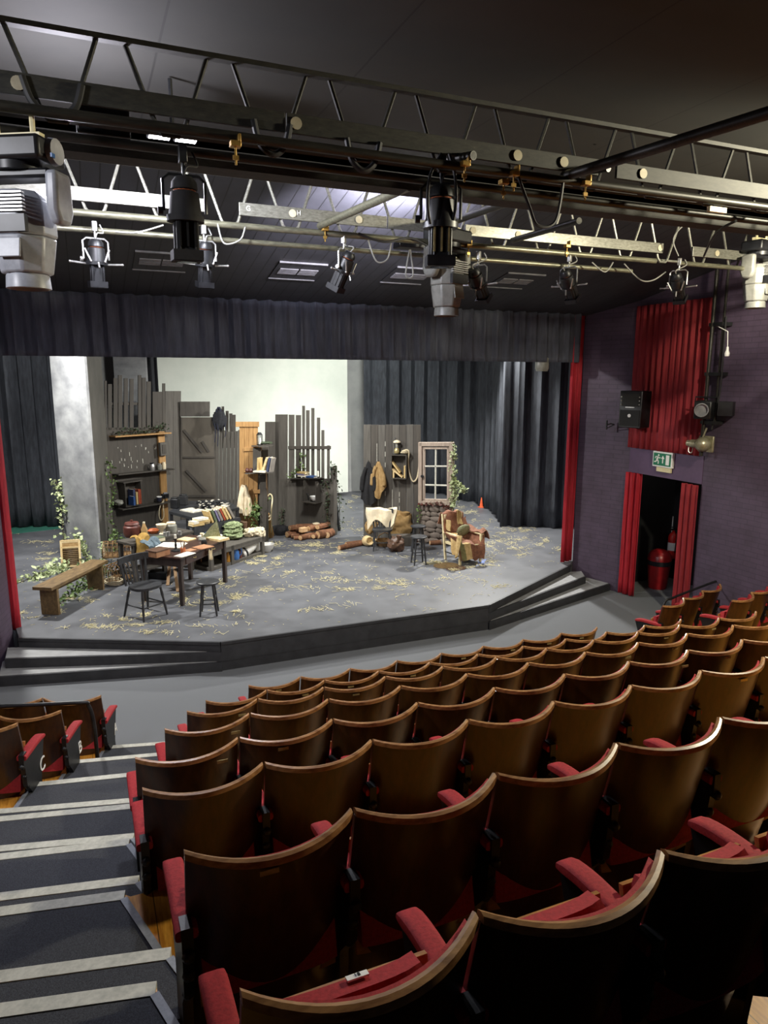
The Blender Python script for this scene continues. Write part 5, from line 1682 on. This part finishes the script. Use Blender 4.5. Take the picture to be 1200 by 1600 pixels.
# ---- dark desk with books
DZ = HS + .80
poly = [G(264, 799, DZ), G(301, 808.5, DZ), G(374, 793, DZ), G(352, 781, DZ), G(290, 783, DZ)]
dk = thing('desk', 'black painted corner desk in front of the set door, piled with papers', 'desk', sum(poly, V3()) / 5 - V3((0, 0, .80)))
MB().prism([p[:2] for p in poly], DZ - .05, DZ).build('top', 'black_wood', dk, smooth=False)
for p in poly:
    c = p.lerp(sum(poly, V3()) / 5, .06)
    MB().box((c.x, c.y, HS + .375), (.06, .06, .75)).build('leg', 'black_wood', dk, smooth=False)
sh_a, sh_b = G(304, 826, HS + .68), G(376, 811, HS + .68)
MB().slab([sh_a, sh_b, sh_b + cn_ * .20, sh_a + cn_ * .20], (0, 0, .03)).build('book_shelf', 'black_wood', dk, smooth=False)
MB().slab([sh_a - V3((0, 0, .13)), sh_b - V3((0, 0, .13)), sh_b, sh_a], cn_ * .02).build('shelf_front', 'black_wood', dk, smooth=False)
sd = (sh_b - sh_a).normalized()
sl = (sh_b - sh_a).length
saz = az_of(V3((-sd.y, sd.x, 0)))
bz = HS + .712
for k, (f, w, h, mat, ln_) in enumerate([(.40, .04, .25, 'book_tan', -22), (.47, .05, .26, 'book_green', -22), (.54, .04, .25, 'book_violet', -24), (.60, .05, .25, 'book_grey', -26), (.66, .04, .26, 'book_red', -26), (.72, .05, .28, 'book_tan', -28), (.79, .04, .27, 'parchment', -30), (.86, .05, .29, 'book_grey', -30)]):
    c = sh_a + sd * (sl * f) + cn_ * .10
    c.z = bz
    book(['tan book first in the leaning row on the black desk', 'green book second in the leaning row on the black desk', 'violet book in the leaning row, right of the green one', 'grey book in the middle of the leaning row on the desk',
          'red brown book in the leaning row on the black desk', 'wide tan book right of the red brown book in the row', 'parchment book near the right end of the leaning row', 'last grey book at the right end of the leaning row'][k], c, (w, .19, h), saz, mat, ln_)
for k, (f, dz, mat) in enumerate([(.10, 0, 'book_tan'), (.12, .042, 'paper'), (.24, .0, 'parchment'), (.22, .042, 'book_tan'), (.2, .084, 'paper')]):
    c = sh_a + sd * (sl * f) + cn_ * .10
    c.z = bz + dz
    book(['tan book lying lowest at the left of the desk shelf', 'pale book lying on the tan one at the left of the desk shelf', 'parchment book lying beside the leaning row', 'tan book lying second in the pile beside the leaning row', 'pale book on top of the pile beside the leaning row'][k],
         c, (.04, .18, .24), saz, mat, flat=True, yaw=8 * (k % 3) - 8)
Dk = lambda px, py: G(px, py, DZ)
sheets('white papers on the left of the black desk', rect(Dk(301, 798), .42, .30, 60), 'paper', .012)
for k, (px, py, mat) in enumerate([(274, 794, 'lamp_black'), (287, 789, 'black_hat')]):
    t = thing('black_tin', ['black square tin at the left corner of the desk', 'black rounded tin at the back of the desk'][k], 'tin', Dk(px, py), 30)
    MB().box((0, 0, .10), (.16, .14, .2)).build('body', mat, t, local=True, bevel=.02)
    MB().box((0, 0, .21), (.13, .11, .03)).build('lid', 'steel_dark', t, local=True, bevel=.01)
m = MB()
rnd = random.Random(3)
for i in range(70):
    p = Dk(rnd.uniform(306, 352), rnd.uniform(786, 797))
    m.box(p + V3((0, 0, rnd.uniform(.01, .05))), (rnd.uniform(.03, .10), rnd.uniform(.03, .08), rnd.uniform(.01, .03)), RZ(rnd.uniform(0, 90)) @ RX(rnd.uniform(-20, 20)))
tag(m.build('debris', 'lamp_black', None, smooth=False), 'litter of dark scraps heaped on the black desk', 'debris', None, 'stuff')
m = MB()
for i in range(45):
    p = Dk(rnd.uniform(310, 360), rnd.uniform(784, 797))
    m.box(p + V3((0, 0, rnd.uniform(.03, .06))), (rnd.uniform(.02, .07), rnd.uniform(.02, .06), .006), RZ(rnd.uniform(0, 90)) @ RX(rnd.uniform(-25, 25)))
tag(m.build('paper_debris', 'paper', None, smooth=False), 'small torn white paper scraps strewn over the black desk', 'debris', None, 'stuff')

# ---- low bench with boots and jugs
la, lb = G(330, 893), G(413, 866)
la.z = lb.z = 0
ld = (lb - la).normalized()
lnn = V3((-ld.y, ld.x, 0))
LL = (lb - la).length
BZ = .36
lo = thing('low_bench', 'long low dark bench with an open shelf, right of the table', 'bench', (la + lb) / 2 + lnn * .24 + V3((0, 0, HS)), az_of(ld))
MB().box((0, 0, BZ - .02), (.50, LL, .045)).build('top', 'plank_mid', lo, local=True, smooth=False, bevel=.005)
MB().box((.235, 0, BZ - .06), (.03, LL, .07)).build('front_rail', 'plank_mid', lo, local=True, smooth=False)
MB().box((.0, 0, .03), (.48, LL, .05)).build('bottom_board', 'plank_mid', lo, local=True, smooth=False)
for f in (-.5, -.12, .5):
    MB().box((.22, f * (LL - .06), BZ / 2), (.06, .07, BZ)).build('upright', 'plank_mid', lo, local=True, smooth=False)
    MB().box((-.22, f * (LL - .06), BZ / 2), (.06, .07, BZ)).build('upright', 'plank_mid', lo, local=True, smooth=False)
MB().box((-.245, 0, BZ / 2), (.012, LL, BZ)).build('back_board', 'plank_dark', lo, local=True, smooth=False)
Lz = lambda px, py: G(px, py, HS + BZ)
Ll = lambda f, y=.08, z=.056: la + ld * (LL * f) + lnn * y + V3((0, 0, HS + z))
t = thing('cloth_bundle', 'folded sage green cloth bundle on the low bench', 'cloth', Lz(364, 842))
for k in range(3):
    cloth_lump((0, 0, .08 + .09 * k), (.21 - .02 * k, .17 - .02 * k, .075), 3 + k, .35).build('fold', 'green_cloth', t, local=True)
bt_ = thing('boots', 'pair of brown leather boots standing on the low bench', 'boots', Lz(381, 836), 60)
for s_ in (-1, 1):
    m = MB().tube([(s_ * .05, 0, .04), (s_ * .05, -.005, .15), (s_ * .05, -.01, .27)], [.045, .042, .05], 10).ball((s_ * .05, .07, .04), (.042, .11, .04), 12, 8)
    m.build('boot', 'leather', bt_, local=True)
t = thing('crumpled_cloth', 'crumpled cream cloth at the right end of the low bench', 'cloth', Lz(397, 838))
for k, (x, y, r_) in enumerate([(-.08, 0, .12), (.06, .02, .10), (.14, -.02, .07)]):
    cloth_lump((x, y, .08), (r_, .10, .09), 10 + k, .55).build('fold', 'cream', t, local=True)
tin = thing('churn', 'dented white enamel churn lying on the shelf of the low bench', 'churn', Ll(.79))
M = RZ(-az_of(ld)) @ RX(-62)
MB().lathe(Ll(.80, .14, .19), [(0, -.25), (.105, -.25), (.12, -.22), (.125, .02), (.11, .12), (.09, .16), (0, .16)], 18, RZ(-az_of(ld)) @ RX(-68)).build('body', 'white_enamel', tin)
MB().lathe(Ll(.80, .14, .19), [(.125, -.20), (.132, -.19), (.132, -.17), (.125, -.16)], 18, RZ(-az_of(ld)) @ RX(-68)).build('rim_band', 'steel_dark', tin)
MB().box(Ll(.955, .10, .17), (.03, .10, .2), RZ(-az_of(ld))).build('lid', 'white_enamel', tin)
t = thing('jug', 'blue enamel jug on the shelf of the low bench', 'jug', Ll(.49))
MB().lathe((0, 0, 0), [(0, 0), (.075, 0), (.085, .05), (.075, .15), (.055, .19), (.06, .24), (.05, .24), (0, .18)], 16).build('body', 'blue_enamel', t, local=True)
MB().tube(smooth_path([(.06, 0, .2), (.12, 0, .19), (.12, 0, .1), (.08, 0, .06)]), .010, 6).build('handle', 'blue_enamel', t, local=True)
for k, (f, mat, h, r_) in enumerate([(.36, 'amber', .21, .05), (.42, 'orange', .13, .045), (.57, 'red_brown', .20, .05), (.535, 'parchment', .26, .05)]):
    t = thing('bottle', ['amber bottle at the left of the low bench shelf', 'short orange pot between amber bottle and blue jug', 'dark red bottle right of the blue jug', 'pale tall jar behind the blue jug'][k], 'bottle', Ll(f, .08 if k != 3 else .22))
    MB().lathe((0, 0, 0), [(0, 0), (r_, 0), (r_, h * .55), (r_ * .45, h * .75), (r_ * .4, h), (0, h)], 14).build('body', mat, t, local=True)
    MB().lathe((0, 0, h), [(0, 0), (r_ * .5, 0), (r_ * .5, .02), (0, .025)], 10).build('stopper', 'wicker', t, local=True)

# ---- straw over the stage floor
rnd = random.Random(11)
clumps = [(150, 880, 12, 3, 40), (40, 850, 40, 5, 120), (60, 870, 50, 8, 130), (230, 962, 18, 3, 120), (175, 975, 30, 5, 90), (300, 935, 22, 4, 160), (330, 912, 18, 3, 120), (60, 965, 25, 3, 90), (400, 872, 14, 3, 150), (388, 878, 10, 3, 120),
          (420, 895, 40, 9, 180), (405, 925, 40, 10, 140), (470, 855, 40, 4, 220), (500, 862, 40, 8, 220), (545, 815, 22, 12, 260), (550, 790, 15, 8, 100), (740, 815, 22, 10, 320), (765, 835, 26, 8, 260), (790, 845, 40, 9, 240), (830, 860, 30, 10, 160),
          (770, 860, 30, 8, 220), (740, 885, 30, 5, 200), (700, 880, 15, 3, 100), (560, 900, 60, 12, 160), (620, 915, 60, 12, 140), (480, 930, 60, 14, 160), (300, 985, 90, 7, 160), (560, 950, 60, 10, 90), (690, 920, 70, 14, 160), (130, 985, 60, 6, 110),
          (90, 955, 6, 2, 80), (130, 935, 40, 8, 120), (350, 950, 40, 10, 140), (840, 830, 20, 6, 100), (620, 870, 50, 4, 120), (20, 905, 25, 8, 60)]
m = MB()
for cx, cy, sx, sy, n in clumps:
    for q in range(max(2, n // 19)):
        kx, ky = rnd.gauss(cx, sx), rnd.gauss(cy, sy)
        base_a = rnd.uniform(0, PI)
        for i in range(rnd.choice((3, 5, 8, 14, 22))):
            p = G(kx + rnd.gauss(0, 1.5 + sx * .12), ky + rnd.gauss(0, .5 + sy * .12))
            if not (p.y > 10.5 or (p.y > 8.9 + max(0, 1.44 - p.x) * .5 + max(0, p.x - 5.47) * .56)) or p.x < -2.3 or p.x > 10.2:
                continue
            a = base_a + rnd.gauss(0, .7)
            l = rnd.uniform(.03, .14)
            d_ = V3((math.cos(a), math.sin(a), rnd.uniform(-.05, .05)))
            m.beam(p + V3((0, 0, .006 + rnd.random() * .01)) - d_ * l / 2, p + V3((0, 0, .006 + rnd.random() * .02)) + d_ * l / 2, rnd.uniform(.003, .006), .003)
for i in range(900):
    x, y = rnd.uniform(-1.2, 9.0), rnd.uniform(8.9, 15.5)
    if y < 10.4 and y < 8.95 + max(0, 1.44 - x) * .5 + max(0, x - 5.47) * .56:
        continue
    a = rnd.uniform(0, PI)
    l = rnd.uniform(.015, .06)
    d_ = V3((math.cos(a), math.sin(a), 0))
    p = V3((x, y, HS + .005))
    m.beam(p - d_ * l / 2, p + d_ * l / 2, rnd.uniform(.004, .007), .003)
tag(m.build('straw', 'straw', None, smooth=False), 'loose straw strewn over the grey stage floor', 'straw', None, 'stuff')

# ================================================================== rigging
# trusses: top chord, web rods, flat lower chord
def truss(label, Y, x0, x1, ztop, zlow, off, per, gap, depth, mats, breaks):
    t = thing('lattice_truss', label, 'truss', ((x0 + x1) / 2, Y, zlow - .3))
    MB().beam((x0, Y, ztop), (x1, Y, ztop), .05, .025).build('top_chord', mats[0], t, smooth=False)
    for a, b in breaks:
        MB().beam((a, Y - .02, zlow - .05), (b, Y - .02, zlow - .05), .02, .10).build('lower_chord', mats[1], t, smooth=False, bevel=.003)
    MB().beam((x0, Y + .05, zlow - depth), (x1, Y + .05, zlow - depth), .05, .02).build('bottom_bar', mats[0], t, smooth=False)
    x = off - per * math.ceil((off - x0) / per)
    while x < x1 - .1:
        m = MB()
        c = x + gap / 2 + per / 2
        zb = zlow - depth
        m.tube([(x + gap, Y + .015, ztop), (c - .07, Y + .015, zb + .02), (c - .04, Y + .015, zb - .02), (c + .04, Y + .015, zb - .02), (c + .07, Y + .015, zb + .02), (x + per, Y + .015, ztop)], .0125, 6)
        m.build('web_rod', mats[2], t)
        x += per
    return t


t1 = truss('near black lattice truss across the ceiling, above the moving head at left', 4.05, -2.6, 8.6, 5.42, 5.2, .19, .533, .13, .16,
           ('truss_black', 'truss_black', 'truss_black'), [(-2.6, 1.12), (1.13, 3.23), (3.38, 6.2)])
t2 = truss('far pale lattice truss nearer the stage, carrying most of the lanterns', 6.15, -2.6, 8.6, 5.41, 5.2, .39, .516, .13, .16,
           ('truss_steel', 'truss_steel', 'truss_steel'), [(-2.6, 1.02), (1.30, 2.62), (2.63, 3.2), (3.42, 5.83), (6.25, 8.6)])
for t, Y, xs in ((t1, 4.05, (-.17, 1.18, 2.6, 2.95, 3.6)), (t2, 6.15, (.12, .40, 1.75, 2.35, 3.5, 4.0, 5.78, 6.6))):
    for x in xs:
        M = RX(90)
        MB().lathe((x, Y - .033, 5.15), [(0, 0), (.032, 0), (.032, .006), (0, .006)], 14, M).build('round_plate', 'plate', t)


for ch, px, py in (('G', 388, 326), ('H', 467, 333)):
    text(ch, 'white', .055, Matrix.Translation(D(px, py, 6.115)) @ Matrix.Rotation(R(90), 4, 'X'), 'chalk_letter', t2, .0005)


def pipe(label, p, q, r, mat, mid=None):
    return one('scaffold_pipe', MB().tube([p, q] if mid is None else [p, mid, q], r, 12), mat, label, 'pipe')


pipe('upper dark pipe slung just under the near truss', (-2.6, 3.98, 5.03), (8.6, 3.98, 5.03), .026, 'pipe_black')
pipe('lower dark pipe under the near truss, carrying the black profile lanterns', (-2.6, 4.18, 4.985), (8.6, 4.18, 4.985), .024, 'pipe_black')
one('cable_tray', MB().box((3.0, 4.42, 4.99), (11.2, .16, .05)), 'truss_black', 'long flat black cable tray behind the pipes of the near truss', 'tray')
pipe('upper pale pipe in front of the far truss, carrying the row of lanterns', (-2.6, 6.0, 4.99), (5.62, 6.0, 4.99), .026, 'pipe')
pipe('lower pale pipe in front of the far truss, without lanterns', (-2.6, 6.1, 4.89), (5.40, 6.1, 4.89), .022, 'pipe')
pipe('short pale pipe at the right end of the far truss', (5.95, 6.0, 4.99), (8.6, 6.0, 4.99), .024, 'pipe')
pipe('grey diagonal pipe from far truss up to near truss, left of the big profile lantern', D(500, 353, 6.02), D(640, 291, 4.35), .03, 'pipe')
pipe('dark diagonal pipe just right of the big profile lantern', D(706, 347, 6.02), D(812, 309, 4.35), .03, 'pipe_black')
pipe('dark diagonal pipe end resting on the far truss at right', D(800, 376, 6.02), D(905, 345, 4.9), .026, 'pipe_black')
pipe('long dark pipe running overhead from the near truss towards upper right', D(880, 276, 4.02), D(1215, 172, 2.7), .032, 'pipe_black')
# short cut pipe ends and clamps
for px, py, Y in ((740, 243, 3.92), (951, 262, 3.92)):
    a = D(px, py, Y)
    one('pipe_stub', MB().lathe(a, [(.026, 0), (.026, .3), (.02, .3), (.02, .0)], 14, along(V3((-.25, 1, .12)))), 'pipe_black',
        f'open end of a short pipe under the near truss, {"above the big profile lantern" if px == 740 else "beside the long overhead pipe"}', 'pipe')
CL = [(368, 232, 3.95, 'near truss left of the pale diagonal pipe'), (726, 262, 3.95, 'near truss just right of the big profile'), (787, 290, 4.1, 'near truss lower pipe, right of the big profile'),
      (915, 292, 3.95, 'near truss by the long overhead pipe'), (803, 277, 3.95, 'near truss where the cable loop hangs'), (508, 362, 5.97, 'far truss foot of the pale diagonal pipe'),
      (732, 388, 5.97, 'far truss behind the big profile'), (886, 388, 5.97, 'far truss above the tilted right lantern')]
for i, (px, py, Y, lab) in enumerate(CL):
    a = D(px, py, Y)
    c = thing('pipe_clamp', f'brass coloured hook clamp on the {lab}', 'clamp', a, 0, 'hook clamps on the pipes')
    MB().box((0, 0, .02), (.055, .05, .03)).box((.02, 0, .045), (.014, .05, .05)).build('jaw', 'clamp', c, local=True, bevel=.004)
    MB().tube([(0, 0, .01), (0, 0, -.08)], .006, 6).box((0, 0, -.045), (.03, .012, .022)).build('bolt', 'clamp', c, local=True)


# profile lanterns
def lantern(label, top, az, tilt, s=1.0, body='lamp_black', metal='bare_metal', bars=True):
    t = thing('profile_lantern', label, 'stage light', top, az, 'profile lanterns')
    A = lambda v: V3(v) * s
    MB().box(A((0, 0, -.01)), A((.05, .05, .10))).tube([A((0, 0, -.03)), A((0, 0, -.14))], .012 * s, 8).build('clamp', metal if bars else 'steel_dark', t, local=True, bevel=.004)
    piv = A((0, 0, -.34))
    MB().tube([A((-.125, 0, -.34)), A((-.125, 0, -.16)), A((-.09, 0, -.13)), A((.09, 0, -.13)), A((.125, 0, -.16)), A((.125, 0, -.34))], .010 * s, 6) \
        .lathe(A((-.13, 0, -.34)), [(0, 0), (.024 * s, 0), (.024 * s, .03 * s), (0, .03 * s)], 10, RY(-90)).build('yoke', 'steel_dark' if not bars else metal, t, local=True)
    M = RX(tilt)
    P = lambda q: piv + M @ A(q)
    # body hangs along local -z: cap above, barrel below
    MB().lathe(piv, [(0, .20 * s), (.05 * s, .20 * s), (.075 * s, .17 * s), (.08 * s, .13 * s), (.06 * s, .12 * s), (.085 * s, .11 * s), (.095 * s, .02 * s), (.10 * s, -.02 * s), (.0, -.02 * s)], 16, M).build('lamp_house', body, t, local=True)
    MB().lathe(piv, [(0, -.02 * s), (.112 * s, -.02 * s), (.112 * s, -.055 * s), (0, -.055 * s)], 16, M).build('shutter_ring', body, t, local=True)
    m = MB()
    bx = MB().box((0, 0, -.15 * s), (.13 * s, .13 * s, .19 * s))
    for k in (-1, 1):
        bx.box((k * .045 * s, -.068 * s, -.15 * s), (.012 * s, .012 * s, .18 * s)).box((k * .068 * s, .0, -.15 * s), (.012 * s, .05 * s, .18 * s))
    m.add([piv + M @ q for q in bx.v], bx.f).build('lens_tube', body, t, local=True, bevel=.008 * s)
    fr = MB().box((0, 0, -.275 * s), (.17 * s, .17 * s, .02 * s)).box((0, -.085 * s, -.25 * s), (.17 * s, .008 * s, .06 * s)).box((-.085 * s, 0, -.25 * s), (.008 * s, .17 * s, .06 * s)).box((.085 * s, 0, -.25 * s), (.008 * s, .17 * s, .06 * s))
    MB().add([piv + M @ q for q in fr.v], fr.f).build('colour_frame', body, t, local=True)
    MB().lathe(P((0, 0, -.288)), [(0, 0), (.062 * s, 0), (.062 * s, .004), (0, .004)], 16, M).build('lens', 'lens', t, local=True)
    if bars:
        for a, b in (((-.26, 0, -.035), (-.11, 0, -.045)), ((.26, 0, -.035), (.11, 0, -.045)), ((0, -.11, -.04), (0, -.15, -.09)), ((-.07, -.09, -.02), (-.12, -.06, .10)), ((.07, -.09, -.02), (.12, -.06, .10))):
            MB().tube([P(a), P(b)], .010 * s, 6).ball(P(a), .014 * s, 8, 5).build('shutter_handle', metal, t, local=True)
    else:
        for x in (-.045, 0, .045):
            MB().beam(P((x, -.075, -.05)), P((x, -.075, -.2)), .012 * s, .01 * s, (0, 1, 0)).build('slide_rail', metal, t, local=True)
    MB().tube(smooth_path([P((0, 0, .20)), P((.02, 0, .26)), A((.09, .03, -.06)), A((.06, .04, .02))]), .006, 6).build('power_cable', 'cable' if not bars else 'cable_grey', t, local=True)
    MB().lathe(P((0, 0, .12)), [(.066 * s, 0), (.068 * s, .004), (.066 * s, .008)], 14, M).build('heat_ring', 'orange', t, local=True)
    return t


lantern('profile lantern hanging straight down on the far truss, right of the left moving head', D(147, 352, 6.0), -8, 5, .72)
lantern('profile lantern hanging straight down on the far truss, right of the big black lantern', D(318, 357, 6.0), -5, 12, .72)
lantern('profile lantern on the far truss above the white backcloth, leaning right', D(537, 372, 6.0), -40, 28, .72)
lantern('profile lantern leaning left, just behind the middle moving head', D(748, 398, 6.0), 60, 42, .72)
lantern('profile lantern leaning left on the far truss above the tall red curtain', D(890, 402, 6.0), 65, 40, .72)
lantern('profile lantern leaning left in front of the red wall curtain', D(1062, 408, 6.0), 62, 42, .72)
lantern('big black profile lantern on the near truss with pale slide rails, middle of the view', D(690, 252, 4.1), 20, 2, .98, 'lamp_black', 'brass', False)
lantern('big black unlit lantern silhouetted on the near truss, left of centre', D(285, 238, 4.1), 0, 3, .88, 'black_hat', 'steel_dark', False)


def moving_head(label, top, az, s, mat, dark):
    t = thing('moving_head_light', label, 'stage light', top, az, 'moving head lights')
    A = lambda *v: V3(v) * s
    MB().box(A(0, 0, -.02), A(.30, .05, .03)).tube([A(-.10, 0, 0), A(-.10, 0, .08)], .014 * s, 8).tube([A(.10, 0, 0), A(.10, 0, .08)], .014 * s, 8).build('hanging_clamp', 'beige', t, local=True)
    MB().box(A(0, 0, -.10), A(.40, .26, .12)).build('base', dark, t, local=True, bevel=.02 * s)
    MB().lathe(A(.2, 0, -.10), [(0, 0), (.07 * s, 0), (.065 * s, .03 * s), (0, .03 * s)], 16, RY(90)).build('end_boss', mat, t, local=True)
    MB().box(A(.236, -.06, -.135), A(.01, .03, .02)).build('blue_marker', 'blue_enamel', t, local=True)
    MB().lathe(A(0, 0, -.16), [(0, 0), (.12 * s, 0), (.12 * s, -.04 * s), (0, -.04 * s)], 18).build('pan_bearing', dark, t, local=True)
    MB().box(A(0, 0, -.215), A(.42, .14, .05)).build('yoke_bar', dark, t, local=True, bevel=.015 * s)
    for k in (-1, 1):
        m = MB()
        m.slab([A(k * .185, -.075, -.20), A(k * .185, .075, -.20), A(k * .185, .085, -.40), A(k * .185, .05, -.47), A(k * .185, -.05, -.47), A(k * .185, -.085, -.40)][::k], A(k * .07, 0, 0))
        m.build('yoke_arm', mat, t, local=True, bevel=.022 * s)
    # head: dark ribbed block, pale shell, lens barrel
    MB().lathe(A(0, 0, -.40), [(0, .11 * s), (.12 * s, .10 * s), (.165 * s, .05 * s), (.17 * s, -.12 * s), (.16 * s, -.13 * s), (0, -.13 * s)], 8, RZ(22.5), 1, .95).build('head_rear', mat, t, local=True, bevel=.012 * s)
    for k in range(6):
        MB().box(A(0, -.148, -.33 - .018 * k), A(.21, .03, .008)).build('cooling_fin', 'bare_metal', t, local=True)
    MB().box(A(0, -.145, -.48), A(.22, .03, .085)).build('dark_panel', dark, t, local=True)
    MB().lathe(A(0, 0, -.53), [(0, 0), (.165 * s, 0), (.15 * s, -.10 * s), (.135 * s, -.19 * s), (0, -.19 * s)], 8, RZ(22.5), 1, .95).build('head_front', mat, t, local=True, bevel=.012 * s)
    MB().box(A(0, -.145, -.60), A(.13, .012, .10), RX(-9)).build('access_panel', mat, t, local=True, bevel=.004)
    MB().lathe(A(0, 0, -.72), [(0, 0), (.105 * s, 0), (.11 * s, -.01 * s), (.115 * s, -.075 * s), (.10 * s, -.078 * s), (.09 * s, -.03 * s), (0, -.03 * s)], 24).build('lens_barrel', mat, t, local=True)
    return t


moving_head('large silver moving head light at the left edge, hanging from the near truss', D(24, 208, 4.05), 30, .90, 'lamp_grey', 'lamp_black')
moving_head('olive grey moving head light behind the big profile lantern', D(700, 352, 6.0), -22, 1.0, 'lamp_olive', 'lamp_black')
moving_head('pale moving head light at the right edge, on the far truss', D(1190, 372, 6.0), -10, .95, 'lamp_olive', 'lamp_black')

# flood between the trusses
fl = thing('floodlight', 'lit twin panel floodlight between the trusses at upper left', 'light', D(270, 216, 5.2))
for k in (-1, 1):
    MB().box((k * .085, 0, .03), (.15, .16, .06)).build('lamp_box', 'lamp_black', fl, local=True, bevel=.01)
    MB().box((k * .085, -.02, -.003), (.13, .12, .006)).box((k * .085, -.083, .022), (.13, .006, .04)).build('lit_lens', 'lit_panel', fl, local=True)
MB().tube([(0, 0, .06), (0, 0, .36)], .014, 8).build('drop_rod', 'steel_dark', fl, local=True)
f2 = thing('floodlight', 'upturned floodlight hidden behind the far truss above the middle moving head', 'light', (3.05, 6.55, 5.02))
MB().box((0, .0, .03), (.3, .16, .06)).build('lamp_box', 'lamp_black', f2, local=True, bevel=.01)
MB().box((0, 0, .063), (.26, .12, .006)).build('lit_lens', 'lit_panel', f2, local=True)
MB().tube([(.17, 0, .03), (.17, 0, .60)], .014, 8).build('drop_rod', 'steel_dark', f2, local=True)
bx_ = D(160, 185, 4.3)
one('equipment_box', MB().box(bx_, (.26, .2, .22)), 'lamp_black', 'plain black box mounted between the pipes of the near truss at left', 'box', bevel=.01)
jb = D(930, 204, 5.2)
j = thing('junction_box', 'small beige detector fixed to the dark ceiling above the trusses', 'detector', jb)
MB().lathe((0, 0, 0), [(0, -.05), (.035, -.05), (.05, 0), (.05, .03), (0, .03)], 14).build('body', 'beige', j, local=True)
MB().tube([(0, 0, .03), (0, 0, CEIL - jb.z)], .012, 8).build('drop_rod', 'steel_dark', j, local=True)
one('marker_strip', MB().box(D(1120, 328, 3.98), (.16, .03, .035)), 'beige', 'pale yellow marker strip taped on the near truss pipe at right', 'tape')

# cables
CBL = [([(340, 350, 5.98), (350, 380, 5.95), (375, 375, 5.95), (383, 355, 5.98)], 'cable_grey', 'grey cable loop beside the second lantern on the far truss'),
       ([(180, 362, 5.96), (215, 363, 5.9), (255, 352, 5.97)], 'cable_grey', 'thin grey cable sagging from the left lantern'),
       ([(575, 375, 5.96), (588, 408, 5.96), (605, 405, 5.96), (611, 380, 5.96)], 'cable_grey', 'grey cable loop right of the middle leaning lantern'),
       ([(640, 390, 5.96), (634, 430, 5.96), (645, 430, 5.96), (641, 390, 5.96)], 'cable_grey', 'narrow pale wire loop hanging left of the middle moving head'),
       ([(806, 266, 3.97), (826, 320, 3.97), (840, 352, 3.97), (868, 345, 3.97), (881, 277, 3.97)], 'cable', 'long dark cable loop hanging from the near truss right of centre'),
       ([(925, 410, 5.96), (945, 425, 5.96), (958, 410, 5.96)], 'cable_grey', 'short cable swag on the far truss pipe end'),
       ([(975, 412, 5.96), (1000, 437, 5.96), (1020, 438, 5.96), (1040, 425, 5.96)], 'cable_grey', 'cable running from pipe end to the rightmost leaning lantern'),
       ([(1060, 400, 5.96), (1052, 375, 5.96), (1065, 355, 5.96), (1090, 340, 5.9)], 'cable_grey', 'pale cable arching up beside the rightmost leaning lantern'),
       ([(690, 240, 4.0), (672, 275, 4.0), (668, 320, 4.0), (672, 350, 4.02)], 'cable', 'black cable down the left side of the big profile lantern'),
       ([(702, 240, 4.0), (711, 275, 4.0), (712, 320, 4.0), (706, 350, 4.02)], 'cable', 'black cable down the right side of the big profile lantern'),
       ([(560, 365, 5.97), (600, 378, 5.94), (640, 372, 5.96), (668, 384, 5.96)], 'cable', 'bundle of black cables along the far truss left of the big profile'),
       ([(1150, 345, 3.98), (1118, 365, 4.4), (1100, 400, 5.5)], 'cable', 'dark cable drooping between the trusses at far right')]
for pts, mat, lab in CBL:
    one('cable', MB().tube(smooth_path([D(*p) for p in pts]), .007 if mat == 'cable_grey' else .010, 6), mat, lab, 'cable')
# loops of black hose under the near truss
for px, py, w in ((85, 172, .13), (426, 232, .10), (568, 258, .10)):
    a = D(px, py, 4.02)
    one('cable_loop', MB().tube(smooth_path([a + V3((-w, 0, .13)), a + V3((-w * .7, 0, .02)), a + V3((0, 0, -.03)), a + V3((w * .7, 0, .02)), a + V3((w, 0, .13))]), .018, 8), 'cable',
        f'fat black cable loop below the near truss, {"at far left" if px < 100 else "left of the pale diagonal pipe" if px < 500 else "above the pale diagonal pipe"}', 'cable')


# vents in the soffit
def sof(px, py):
    n = V3((0, .8, 4.05)).normalized()
    v = ray(px, py)
    t = (V3((0, 6.4, 5.66)) - EYE).dot(n) / v.dot(n)
    return EYE + v * t


for px, py, lab in ((465, 423, 'above the white backcloth'), (252, 408, 'above the left set wall'), (640, 430, 'left of the middle moving head'), (805, 438, 'between the two right leaning lanterns')):
    c = sof(px, py)
    v = thing('ceiling_vent', f'slatted metal air vent in the dark sloping soffit, {lab}', 'vent', c - V3((0, 0, .0)))
    M = RX(-11.2)
    for dy in (-.3, .3):
        MB().box(M @ V3((0, dy, -.012)), (.62, .02, .02), M).build('edge_strip', 'vent', v, local=True)
    MB().box(M @ V3((0, 0, -.006)), (.62, .58, .01), M).build('plate', 'soffit', v, local=True)
    f = MB()
    for sx in (-.13, .13):
        for k in range(5):
            f.box(M @ V3((sx, -.08 + .04 * k, -.018)), (.24, .022, .012), M)
    f.build('louvre', 'vent', v, local=True)
m = sof(560, 482)
one('hanging_hook', MB().tube([m, m - V3((0, 0, .10))], .008, 6).box(m - V3((0, 0, .12)), (.03, .03, .06)), 'bare_metal', 'small metal hook hanging from the soffit above the pelmet', 'hook')
a = D(847, 571, 10.5)
one('stage_lantern', MB().lathe(a + V3((0, 0, -.1)), [(0, 0), (.10, 0), (.12, .05), (.12, .22), (.09, .26), (0, .26)], 14), 'lamp_olive', 'small round lantern peeping out under the pelmet at right', 'stage light')
